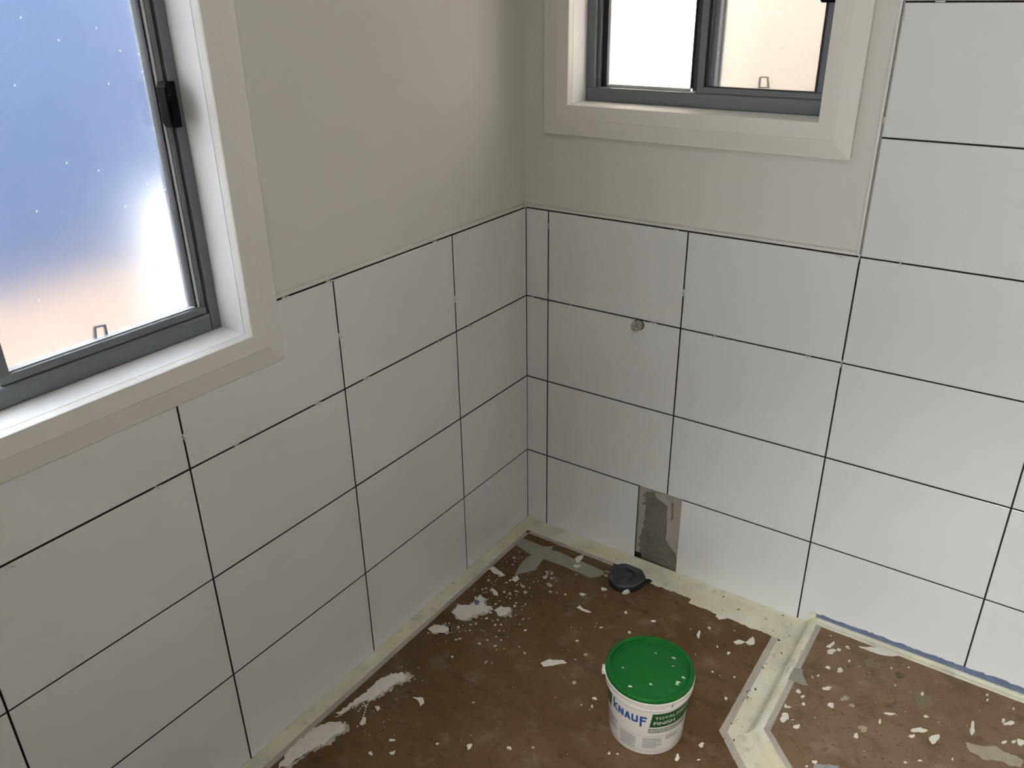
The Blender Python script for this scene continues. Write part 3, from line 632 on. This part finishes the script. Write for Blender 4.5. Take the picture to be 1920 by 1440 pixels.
# membrane over the step: foot on the low floor, rounded nose, top lap
shower_strip([(-0.053, 0.0001), (-0.053, 0.0010), (-0.038, 0.0016), (-0.022, 0.0026), (-0.015, 0.0048), (-0.009, 0.0095), (-0.004, 0.0165), (0.000, 0.0225), (0.005, 0.0258), (0.010, 0.0270), (0.016, 0.0268), (0.019, 0.0258), (0.019, 0.0240), (0.003, 0.0)], 'step_membrane', 'membrane', 3, 0.0007)
shower_strip([(0.0165, ZS - 0.0001), (0.0165, ZS + 0.0007), (0.0325, ZS + 0.0007), (0.0325, ZS - 0.0001)], 'tape_strip', 'tape', 4, 0.0003)
shower_strip([(-0.070, 0.0), (-0.070, 0.0007), (-0.051, 0.0007), (-0.051, 0.0)], 'tape_strip', 'tape', 5, 0.0004)

def wall_strip(name, m, prof, path0, path1, inward, seed, jit, n=60):
    """sweep (distance from wall, height) pairs straight along a wall foot with a wandering edge"""
    rnd = random.Random(seed)
    p0, p1, nv = Vector(path0), Vector(path1), Vector(inward)
    bm = bmesh.new()
    rings = []
    w = 0.0
    for i in range(n + 1):
        w = 0.8 * w + rnd.uniform(-jit, jit)
        b = p0.lerp(p1, i / n)
        ring = []
        for d, z in prof:
            q = b + nv * (d + (w * min(1.0, d / 0.03)))
            ring.append(bm.verts.new((q.x, q.y, z)))
        rings.append(ring)
    k = len(prof)
    for a, b in zip(rings, rings[1:]):
        for i in range(k):
            bm.faces.new((a[i], a[(i + 1) % k], b[(i + 1) % k], b[i]))
    bm.faces.new(rings[0]); bm.faces.new(rings[-1][::-1])
    return obj(name, bm, m, floor)
fil = lambda wd: [(0.0, 0.0), (0.0, 0.0052), (0.004, 0.0046), (0.010, 0.0030), (0.018, 0.0018), (wd - 0.004, 0.0013), (wd, 0.0006), (wd, 0.0)]
wall_strip('tape_strip', 'tape', [(0.026, 0.0), (0.026, 0.0005), (0.050, 0.0005), (0.050, 0.0)], (0, FY, 0), (0, -0.0725, 0), (1, 0, 0), 11, 0.0004)
wall_strip('wall_foot_membrane', 'membrane', fil(0.037), (0.0003, FY, 0), (0.0003, -0.002, 0), (1, 0, 0), 12, 0.0011)
wall_strip('tape_strip', 'tape', [(0.050, 0.0), (0.050, 0.0005), (0.071, 0.0005), (0.071, 0.0)], (0.050, 0, 0), (0.345, 0, 0), (0, -1, 0), 13, 0.0004)
wall_strip('wall_foot_membrane', 'membrane', fil(0.057), (0.002, -0.0003, 0), (0.36, -0.0003, 0), (0, -1, 0), 14, 0.0012)
wall_strip('wall_foot_membrane', 'membrane', fil(0.080), (0.36, -0.0003, 0), (0.60, -0.0003, 0), (0, -1, 0), 15, 0.0022)
wall_strip('wall_foot_membrane', 'membrane', fil(0.100), (0.60, -0.0003, 0), (0.893, -0.0003, 0), (0, -1, 0), 16, 0.0022)
wall_strip('wall_foot_membrane', 'membrane', [(0.0, ZS), (0.0, ZS + 0.006), (0.004, ZS + 0.005), (0.010, ZS + 0.002), (0.021, ZS + 0.001), (0.022, ZS)], (0.918, -0.001, 0), (RX, -0.001, 0), (0, -1, 0), 17, 0.0009)

# blue membrane painted up the foot of the shower wall, ragged at its top
rnd = random.Random(8)
top = []
x = 0.905
while x < RX - 0.01:
    top.append((x, 0.0430 + 0.012 * (x - 0.905) + rnd.uniform(-0.0022, 0.0022)))
    x += rnd.uniform(0.004, 0.012)
top.append((RX - 0.001, 0.058))
poly = [(0.912, ZS + 0.001), (RX - 0.001, ZS + 0.001)] + top[::-1]
obj('blue_membrane', slab(PB, poly, 0.0002, 0.0013), 'blue', wall_back)
# cream lump where step, wall and floor meet, with smudges of blue
bm = slab(PB, rough_poly([(0.893, 0.001), (0.915, 0.001), (0.917, 0.040), (0.911, 0.046), (0.903, 0.041), (0.898, 0.020)], 0.004, 0.0008, 9), 0.0002, 0.006)
obj('step_membrane', bm, 'membrane', wall_back)

# tape strips
for k, pl in enumerate(DATA['tape']):
    t = obj('tape_strip', slab(PF(0.0), pl, 0.0001, 0.0009 + 0.0006 * k), 'tape_clear', floor)
for k, pl in enumerate(DATA['tape_kerb']):
    obj('tape_strip', slab(PF(ZS), pl, 0.0001, 0.0014), 'tape_clear', floor)

# dried plaster smears and blobs, one piece each
sd = 100
for k, pl in enumerate(DATA['smear_low']):
    sd += 1
    z1 = 0.0014 if k in (10, 11) else 0.0010
    am = 0.0045 if k in (3, 4) else 0.0034 if k in (0, 1) else 0.0012
    obj('plaster_smear', slab(PF(0.0), rough_poly(pl, 0.005, am, sd), 0.0001, z1 + 0.0006 * (k in (10, 11))), 'smear', floor)
    if k in (0, 1, 2, 3, 4):                          # a thin scraped film round the thick smear
        mx_, my_ = sum(q[0] for q in pl) / len(pl), sum(q[1] for q in pl) / len(pl)
        film = [(mx_ + 0.006 + (q[0] - mx_) * 1.12, my_ + (q[1] - my_) * 1.06) for q in pl]
        obj('plaster_film', slab(PF(0.0), rough_poly(film, 0.004, 0.006, sd + 500), 0.0001, 0.0004), 'smear_thin', floor)
for k, pl in enumerate(DATA['smear_high']):
    sd += 1
    obj('plaster_smear', slab(PF(ZS), rough_poly(pl, 0.005, 0.0012, sd), 0.0001, 0.0012), 'smear', floor)
for pl in DATA['smear_tan']:
    obj('tan_smear', slab(PF(ZS), rough_poly(pl, 0.006, 0.0022, 77), 0.0001, 0.0008), 'smear_tan', floor)
for pl in DATA['smear_grey']:
    obj('grey_smear', slab(PF(ZS), rough_poly(pl, 0.006, 0.0015, 78), 0.0001, 0.0008), 'grey_smear', floor)
def blobs(rows, z, name, m, h):
    global sd
    for c, u, v in rows:
        sd += 1
        obj(name, slab(PF(z), blob_poly(c, u, v, sd), 0.0001, h, 0.0003), m, floor)
blobs(DATA['stain_green'], ZS, 'green_stain', 'green_stain', 0.0006)
blobs(DATA['stain_dark'], ZS, 'dark_stain', 'dark_stain', 0.0005)
blobs(DATA['stain_red'], ZS, 'red_stain', 'red_stain', 0.0005)
blobs(DATA['blob_high'], ZS, 'plaster_blob', 'smear', 0.0022)
blobs(DATA['blob_tan'], ZS, 'tan_smear', 'smear_tan', 0.0010)
blobs(DATA['blob_low'], 0.0, 'plaster_blob', 'smear', 0.0016)

def flecks(name, m, rows, seed, parent, h=0.0009):
    """many crumbs too small to pick apart, joined into one part"""
    rnd = random.Random(seed)
    bm = bmesh.new()
    for (x0, x1, y0, y1, z, num, s0, s1) in rows:
        for _ in range(num):
            x, y = rnd.uniform(x0, x1), rnd.uniform(y0, y1)
            if z == 0 and (x > 0.82 and y > -0.52 or x > 0.85):
                continue
            if z > 0 and not (x > KX + 0.035 and (x - KX) + (y - KY) > 0.08):
                continue
            s = s0 + (s1 - s0) * rnd.random() ** 3
            e = rnd.uniform(0.4, 1.0); t0 = rnd.uniform(0, 3.14)
            k = 6
            lo = []; hi = []
            for i in range(k):
                t = 2 * math.pi * i / k
                r = rnd.uniform(0.6, 1.1)
                u, v = s * r * math.cos(t), s * e * r * math.sin(t)
                px, py = x + u * math.cos(t0) - v * math.sin(t0), y + u * math.sin(t0) + v * math.cos(t0)
                lo.append(bm.verts.new((px, py, z + 0.0001)))
                hi.append(bm.verts.new((px * 0.98 + x * 0.02, py * 0.98 + y * 0.02, z + h)))
            bm.faces.new(hi)
            for i in range(k):
                bm.faces.new((lo[i], lo[(i + 1) % k], hi[(i + 1) % k], hi[i]))
    o = obj(name, bm, m, parent)
    o['kind'] = 'stuff'
    return o
flecks('plaster_flecks', 'smear', [(0.06, 0.85, -1.1, -0.12, 0, 90, 0.0006, 0.0020), (0.06, 0.16, -0.62, -0.14, 0, 90, 0.0008, 0.0050), (0.09, 0.26, -0.55, -0.34, 0, 110, 0.0008, 0.0055), (0.06, 0.20, -0.34, -0.18, 0, 70, 0.0008, 0.0045),
                                  (0.07, 0.20, -0.95, -0.70, 0, 40, 0.0008, 0.004), (0.94, 1.6, -1.0, -0.03, ZS, 100, 0.0006, 0.0020)], 21, floor)
flecks('pale_dust_marks', 'smear_thin', [(0.08, 0.85, -1.1, -0.12, 0, 60, 0.002, 0.007), (0.06, 0.28, -0.60, -0.16, 0, 60, 0.003, 0.010), (0.94, 1.6, -1.0, -0.03, ZS, 60, 0.002, 0.008)], 22, floor, 0.0004)
flecks('dark_crumbs', 'speck', [(0.08, 0.85, -1.1, -0.12, 0, 60, 0.0006, 0.0022), (0.94, 1.6, -1.0, -0.03, ZS, 80, 0.0006, 0.0026)], 23, floor)
rnd = random.Random(31)
bm = bmesh.new()
for _ in range(44):
    a = rnd.random()
    if a < 0.5:
        x, y, z = rnd.uniform(0.848, 0.884), rnd.uniform(-0.50, -0.03), 0.0027
    elif a < 0.8:
        x, y, z = rnd.uniform(0.60, 0.88), rnd.uniform(-0.085, -0.006), 0.0036
    else:
        x, y, z = rnd.uniform(0.05, 0.5), rnd.uniform(-0.05, -0.006), 0.0038
    s_, t0 = 0.0008 + 0.0034 * rnd.random() ** 3, rnd.uniform(0, 3.14)
    e = rnd.uniform(0.25, 0.8)
    pts = [(x + s_ * (math.cos(t) * math.cos(t0) - e * math.sin(t) * math.sin(t0)) * k, y + s_ * (math.cos(t) * math.sin(t0) + e * math.sin(t) * math.cos(t0)) * k) for t, k in ((0, 1.0), (1.1, 0.8), (2.2, 1.1), (3.3, 0.9), (4.5, 1.0), (5.4, 0.7))]
    lo = [bm.verts.new((p, q, z - 0.002)) for p, q in pts]
    hi = [bm.verts.new((p, q, z)) for p, q in pts]
    bm.faces.new(hi)
    for i in range(6):
        bm.faces.new((lo[i], lo[(i + 1) % 6], hi[(i + 1) % 6], hi[i]))
o = obj('dirt_specks', bm, 'speck', floor)
o['kind'] = 'stuff'
# blue scrap among the plaster near the left wall, dark tear in the sheet by the corner
obj('blue_scrap', slab(PF(0), blob_poly((0.108, -0.424), (0.009, 0), (0, 0.007), 5), 0.0002, 0.0030), 'blue', floor)
obj('sheet_tear', slab(PF(0), [(0.066, -0.228), (0.072, -0.220), (0.130, -0.214), (0.131, -0.221)], 0.0001, 0.0005), 'speck', floor)

# ------------------------------------------------------------------ floor waste pipe
def waste_pipe():
    cx, cy = 0.412, -0.112
    r = tag(empty('waste_pipe', (cx, cy, 0)), 'capped grey-black waste pipe stub rising from the floor under the bare patch', 'pipe')
    rnd = random.Random(4)
    n = 40
    rim = [1 + 0.05 * math.sin(3 * t + 0.5) + 0.03 * math.sin(7 * t) + rnd.uniform(-0.012, 0.012) for t in [2 * math.pi * i / n for i in range(n)]]
    def ring_mesh(prof, amp):
        bm = bmesh.new()
        rings = []
        for rr, z in prof:
            rings.append([bm.verts.new((rr * (1 + (rim[i] - 1) * amp) * math.cos(2 * math.pi * i / n), rr * (1 + (rim[i] - 1) * amp) * math.sin(2 * math.pi * i / n), z + 0.0012 * amp * math.sin(2 * math.pi * i / n * 2 + 1))) for i in range(n)])
        for a, b in zip(rings, rings[1:]):
            for i in range(n):
                bm.faces.new((a[i], a[(i + 1) % n], b[(i + 1) % n], b[i]))
        bm.faces.new(rings[-1]); bm.faces.new(rings[0][::-1])
        return bm
    obj('pipe_wall', ring_mesh([(0.0505, 0.0), (0.0510, 0.008), (0.0490, 0.014)], 0.5), 'pipe_dark', r)
    cap = obj('cap', ring_mesh([(0.049, 0.0142), (0.0520, 0.017), (0.0525, 0.0215), (0.0490, 0.0245), (0.0440, 0.0238), (0.0405, 0.0215), (0.030, 0.0210), (0.012, 0.0216)], 1.0), 'pipe', r)
    obj('cap_ridge', slab(PF(0), [(0.014, -0.020), (0.020, -0.016), (0.026, 0.012), (0.014, 0.026), (-0.012, 0.032), (-0.014, 0.028), (0.008, 0.020), (0.018, 0.008)], 0.0205, 0.0236, 0.001), 'pipe_dark', cap)
    obj('cap_tab', slab(PF(0), [(0.040, 0.022), (0.047, 0.012), (0.062, 0.020), (0.068, 0.030), (0.058, 0.034)], 0.008, 0.012, 0.001), 'pipe_dark', r)
    obj('plaster_chip', slab(PF(0), rough_poly([(0.020, -0.062), (0.030, -0.056), (0.036, -0.046), (0.026, -0.043), (0.022, -0.050)], 0.004, 0.001, 3), 0.005, 0.014, 0.001), 'smear', r)
    for k, (x, y, s) in enumerate(((-0.058, 0.004, 0.010), (-0.052, -0.012, 0.011), (-0.050, 0.020, 0.009))):
        obj('torn_tape', slab(PF(0), blob_poly((x, y), (s, s * 0.3), (-s * 0.15, s * 0.4), 40 + k), 0.0016, 0.006), 'tape_clear', r)
    return r
waste_pipe()

# ------------------------------------------------------------------ capped tap connection
def tap_stub():
    sx, sz = 0.3545, 0.7440
    r = tag(empty('tap_stub', (sx, 0, sz)), 'small dusty capped pipe stub sticking out of the right wall tiles', 'pipe')
    def disc(r0, prof, n=28):
        bm = bmesh.new()
        rings = [[bm.verts.new((rr * math.cos(2 * math.pi * i / n), -h, rr * math.sin(2 * math.pi * i / n))) for i in range(n)] for rr, h in prof]
        for a, b in zip(rings, rings[1:]):
            for i in range(n):
                bm.faces.new((a[i], a[(i + 1) % n], b[(i + 1) % n], b[i]))
        bm.faces.new(rings[-1]); bm.faces.new(rings[0][::-1])
        return bm
    obj('hole_gap_disc', disc(0, [(0.0150, 0.0003), (0.0150, 0.0014), (0.0142, 0.0018)]), 'gasket_or_gap', r)  # dark disc painted in for the shaded hole gap round the pipe
    obj('pipe_body', disc(0, [(0.0128, 0.0018), (0.0128, 0.0150), (0.0120, 0.0162)]), 'stub', r, smooth=False)
    cap = obj('end_cap', disc(0, [(0.0118, 0.0163), (0.0122, 0.0185), (0.0122, 0.0240), (0.0100, 0.0262), (0.0075, 0.0262), (0.0068, 0.0235)], 10), 'stub', r)
    obj('cap_bar', bx(-0.0085, 0.0085, -0.0285, -0.0236, -0.0022, 0.0022), 'stub', cap, bevel=0.0006)
    return r
tap_stub()

# ------------------------------------------------------------------ tile spacers
def spacer_mesh():
    bm = bmesh.new()
    L, t, d = 0.0085, 0.0011, 0.0011
    box(bm, -L, L, -t, t, -d, d)
    box(bm, -t, t, -L, -t, -d, d)
    box(bm, -t, t, t, L, -d, d)
    bmesh.ops.remove_doubles(bm, verts=bm.verts, dist=1e-6)
    return bm
proto = None
rnd = random.Random(2)
for w, orient, x, y, z, tail in DATA['spacer']:
    if proto is None:
        proto = obj('tile_spacer', spacer_mesh(), 'spacer')
        o = proto
    else:
        o = proto.copy()
        COL.objects.link(o)
    # the cross lies in the plane of its joint, half pushed in, so two or three arms stand out of the tile face
    j = rnd.uniform(-0.5, 0.5)
    if orient == 'h':
        R = Matrix.Rotation(j, 3, 'Z')
    elif orient == 'v':
        R = Matrix.Rotation(math.pi / 2, 3, 'Y') if w == 'R' else Matrix.Rotation(math.pi / 2, 3, 'X')
        R = (Matrix.Rotation(j, 3, 'X') if w == 'R' else Matrix.Rotation(j, 3, 'Y')) @ R
        R = R if w == 'R' else R
    else:
        R = Matrix.Rotation(math.radians(80), 3, 'Y') @ Matrix.Rotation(0.2, 3, 'Z')
    o.matrix_world = Matrix.Translation(Vector((x, y, z))) @ R.to_4x4()
    tag(o, 'clear tile spacer ' + tail, 'tile spacer', 'clear spacers in the tile joints')

# ------------------------------------------------------------------ paint bucket
def bucket():
    cx, cy = 0.6877, -0.5493
    r = tag(empty('bucket', (cx, cy, 0)), 'white plastic bucket of jointing compound with a bright green lid', 'bucket')
    R0, Rt, Zt = 0.0838, 0.0922, 0.150
    rad = lambda z: R0 + (Rt - R0) * z / Zt
    body = obj('tub', lathe([(R0 - 0.004, 0.001), (R0 - 0.001, 0.0025), (rad(0.006), 0.006), (rad(0.146), 0.146)], 0, 0, 96, True, True), 'tub', r, smooth=True)
    rim = obj('rim', lathe([(0.0920, 0.1462), (0.0972, 0.1462), (0.0980, 0.1490), (0.0976, 0.1530), (0.0974, 0.1625), (0.0992, 0.1660), (0.0995, 0.1690), (0.0960, 0.1705)], 0, 0, 96, True, True), 'tub', r, smooth=True)
    lid = obj('lid', lathe([(0.0950, 0.1706), (0.0984, 0.1712), (0.0988, 0.1735), (0.0984, 0.1795), (0.0968, 0.1818), (0.0915, 0.1822), (0.0888, 0.1812), (0.0872, 0.1745), (0.0850, 0.1738), (0.0810, 0.1752), (0.0500, 0.1760), (0.0200, 0.1764)], 0, 0, 96, True, True), 'lid', r, smooth=True)
    obj('handle_lug', bx(-0.106, -0.094, -0.010, 0.010, 0.150, 0.164), 'tub', r, bevel=0.003, seg=2).rotation_euler[2] = math.radians(24)
    # flat print wrapped round the tub: (angle, height) pieces
    def wrap(name, polys, m, lift=0.0003, cell=0.005, parent=None):
        bm = bmesh.new()
        for pl in polys:
            if area(pl) < 0:
                pl = pl[::-1]
            bm.faces.new([bm.verts.new((a, z, 0)) for a, z in pl])
        bmesh.ops.triangulate(bm, faces=bm.faces)
        for _ in range(6):
            es = [e for e in bm.edges if abs(e.verts[0].co.x - e.verts[1].co.x) > cell]
            if not es:
                break
            bmesh.ops.subdivide_edges(bm, edges=es, cuts=1)
            bmesh.ops.triangulate(bm, faces=[f for f in bm.faces if len(f.verts) > 3])
        for v in bm.verts:
            s, z = v.co.x, v.co.y
            t = s / 0.0915                       # arc length at label radius to angle
            rr = rad(z) + lift
            v.co = (rr * math.cos(t), rr * math.sin(t), z)
        return obj(name, bm, m, parent or body)
    A = lambda deg: math.radians(deg) * 0.0915
    R4 = lambda d0, d1, z0, z1: [(A(d0), z0), (A(d1), z0), (A(d1), z1), (A(d0), z1)]
    # logo letters from strokes
    def letters(word, d0, d1, zb, zt):
        W = (A(d1) - A(d0)) / len(word)
        out = []
        for i, chh in enumerate(word):
            x0 = A(d0) + W * i
            w = W * 0.90
            Hh = zt - zb
            q = lambda pts: out.append([(x0 + w * px, zb + Hh * py) for px, py in pts])
            if chh == 'K':
                q([(0, 0), (.30, 0), (.30, 1.42), (0, 1.42)])
                q([(.30, .48), (.52, .62), (.98, 1.0), (.62, 1.0), (.30, .70)])
                q([(.30, .48), (.64, 0), (1.04, 0), (.52, .62)])
            elif chh == 'N':
                q([(0, 0), (.28, 0), (.28, 1), (0, 1)]); q([(.68, 0), (.96, 0), (.96, 1), (.68, 1)]); q([(.28, 1), (.28, .52), (.68, 0), (.68, .48)])
            elif chh == 'A':
                q([(0, 0), (.30, 0), (.64, 1), (.36, 1)]); q([(.70, 0), (1.0, 0), (.64, 1), (.50, .62)]); q([(.24, .18), (.78, .18), (.72, .40), (.30, .40)])
            elif chh == 'U':
                q([(0, .18), (.28, .26), (.28, 1), (0, 1)]); q([(.66, .26), (.94, .18), (.94, 1), (.66, 1)]); q([(0, .18), (.14, 0), (.80, 0), (.94, .18), (.66, .26), (.28, .26)])
            elif chh == 'F':
                q([(.10, -.45), (.40, -.45), (.40, 1), (.10, 1)]); q([(.40, .74), (1.05, .74), (1.05, 1), (.40, 1)]); q([(.40, .30), (.92, .30), (.92, .54), (.40, .54)])
        return out
    wrap('logo', letters('KNAUF', -121.0, -65.5, 0.1015, 0.1235), 'ink_blue', 0.0005, 0.004)
    panel = wrap('green_panel', [[(A(-62.0), 0.0930), (A(20), 0.0930), (A(20), 0.1345), (A(-58.7), 0.1345)]], 'ink_green', 0.0004, 0.005)
    wrap('green_panel', [[(A(-165), 0.0930), (A(-128.5), 0.0930), (A(-124.8), 0.1340), (A(-165), 0.1340)]], 'ink_green', 0.0004, 0.005)
    def text(body_text, d0, z0, size, width):
        cu = bpy.data.curves.new('print', 'FONT')
        cu.body = body_text
        cu.size = 1.0
        cu.offset = 0.018
        t = bpy.data.objects.new('print', cu)
        COL.objects.link(t)
        dg = bpy.context.evaluated_depsgraph_get()
        dg.update()
        me = bpy.data.meshes.new_from_object(t.evaluated_get(dg))
        bpy.data.objects.remove(t)
        xs = [v.co.x for v in me.vertices]; ys = [v.co.y for v in me.vertices]
        sx = width / (max(xs) - min(xs)); x00 = min(xs); y00 = min(ys); sy = size / (max(ys) - y00)
        polys = [[(A(d0) + (me.vertices[i].co.x - x00) * sx, z0 + (me.vertices[i].co.y - y00) * sy) for i in f.vertices] for f in me.polygons]
        bpy.data.meshes.remove(me)
        return [pl for pl in polys if abs(area(pl)) > 1e-12]
    wrap('panel_text', text('TOTAL JOINT', -55.5, 0.1155, 0.0100, A(4) - A(-55.5)), 'ink_white', 0.0008, 0.004, body)
    wrap('panel_text', text('FINISH', -56.5, 0.1005, 0.0100, A(-24.5) - A(-56.5)), 'ink_white', 0.0008, 0.004, body)
    rnd = random.Random(12)
    def lines(d0, d1, z_top, num, pitch, thick):
        out = []
        for i in range(num):
            z = z_top - i * pitch
            d = d0
            end = d1 if rnd.random() < 0.6 else d0 + (d1 - d0) * rnd.uniform(0.6, 0.95)
            while d < end:
                wd = rnd.uniform(2.0, 6.0)
                out.append(R4(d, min(end, d + wd), z - thick, z))
                d += wd + 0.7
        return out
    def stuffed(o):
        o['kind'] = 'stuff'
        return o
    stuffed(wrap('subtitle_print', lines(-63.5, 3, 0.0880, 3, 0.0052, 0.0026), 'ink_green', 0.0005, 0.004))
    stuffed(wrap('small_print', lines(-105, -80, 0.0575, 13, 0.0030, 0.0018) + lines(-70, -42, 0.0575, 11, 0.0030, 0.0018) + lines(-36, -14, 0.0600, 4, 0.0030, 0.0018) + lines(-140, -112, 0.075, 12, 0.0032, 0.0018), 'ink_grey', 0.0005, 0.004))
    wrap('line_print', [R4(-170, 30, 0.0632, 0.0638)], 'ink_line', 0.0005, 0.004)
    wrap('line_print', [R4(-170, 30, 0.0150, 0.0156)], 'ink_line', 0.0005, 0.004)
    # faint print on the rim and spots of dried plaster
    def rim_wrap(name, polys, m):
        o = wrap(name, polys, m, 0.0, 0.004, rim)
        for v in o.data.vertices:
            t = math.atan2(v.co.y, v.co.x)
            rr = 0.0979
            v.co.x, v.co.y = rr * math.cos(t), rr * math.sin(t)
        return o
    stuffed(rim_wrap('rim_print', lines(-75, -38, 0.1570, 1, 0.003, 0.0014), 'ink_grey'))
    rim_wrap('rim_mark', [[(A(-36.5), 0.1545), (A(-33.5), 0.1545), (A(-31.5), 0.1620), (A(-34.5), 0.1600)]], 'ink_line')
    for k, (a, rr, s) in enumerate(((62, 0.066, 0.0035), (-8, 0.070, 0.0030), (-3, 0.069, 0.0045), (12, 0.075, 0.0035), (-62, 0.047, 0.0030), (-148, 0.060, 0.0022), (-100, 0.073, 0.0036), (40, 0.053, 0.0018), (100, 0.050, 0.0020))):
        x, y = rr * math.cos(math.radians(a)), rr * math.sin(math.radians(a))
        obj('plaster_spot', slab(PF(0), blob_poly((x, y), (s, s * 0.3), (-s * 0.2, s * 0.5), 60 + k), 0.1750 if rr < 0.075 else 0.1735, 0.1772), 'smear', lid)
    return r
bucket()

# ------------------------------------------------------------------ outside, seen blurred through the frosted panes
tag(obj('ground', bx(-16, 12, PLX + TH + 0.02, 14, -0.5, -0.30), 'ground'), 'sunlit orange ground outside the windows', kind='structure')
tag(obj('ground', bx(-16, -PLX - TH - 0.02, -10, PLX + TH + 0.02, -0.5, -0.30), 'ground'), 'sunlit orange ground outside the windows', kind='structure')
fence = tag(empty('fence', (-4.6, 2.0, -0.3)), 'tall blue steel fence blurred behind the left frosted window', 'fence')
for k in range(22):
    obj('fence_sheet', bx(-0.02, 0.02, -6.0 + 0.6 * k, -6.0 + 0.6 * k + 0.585, 0.0, 3.0), 'fence', fence)
obj('fence_rail', bx(-0.03, 0.03, -6.0, 7.2, 3.0, 3.05), 'fence', fence)
tk = tag(empty('water_tank', (-3.0, 1.33, -0.3)), 'round white water tank glowing through the right side of the left window', 'tank')
obj('tank_body', lathe([(0.50, 0.0), (0.52, 0.02), (0.52, 0.30), (0.50, 0.33), (0.52, 0.36), (0.52, 0.62), (0.48, 0.72)], 0, 0, 48), 'white_render', tk, smooth=True)
obj('tank_top', lathe([(0.48, 0.7205), (0.40, 0.78), (0.25, 0.83), (0.08, 0.85)], 0, 0, 48), 'white_render', tk, smooth=True)
tag(obj('unseen_eave', bx(-PLX - TH - 0.3, RX + 0.3, PLX + TH + 0.001, PLX + TH + 0.62, 2.34, 2.50), 'white_render'), 'unseen eave added above the smaller window to block sky light', kind='structure')  # eave added out of view to shield window_2 from the sky
nb = tag(empty('neighbour_house', (-0.5, 1.95, -0.3)), 'cream rendered house wall glowing through the smaller window', 'house')
obj('house_wall', bx(-3.6, 4.0, 0.0, 0.2, 0.0, 4.8), 'cream_wall', nb)
obj('unseen_eave', bx(-3.8, 4.2, -0.12, 0.4, 4.8, 4.95), 'white_render', nb)
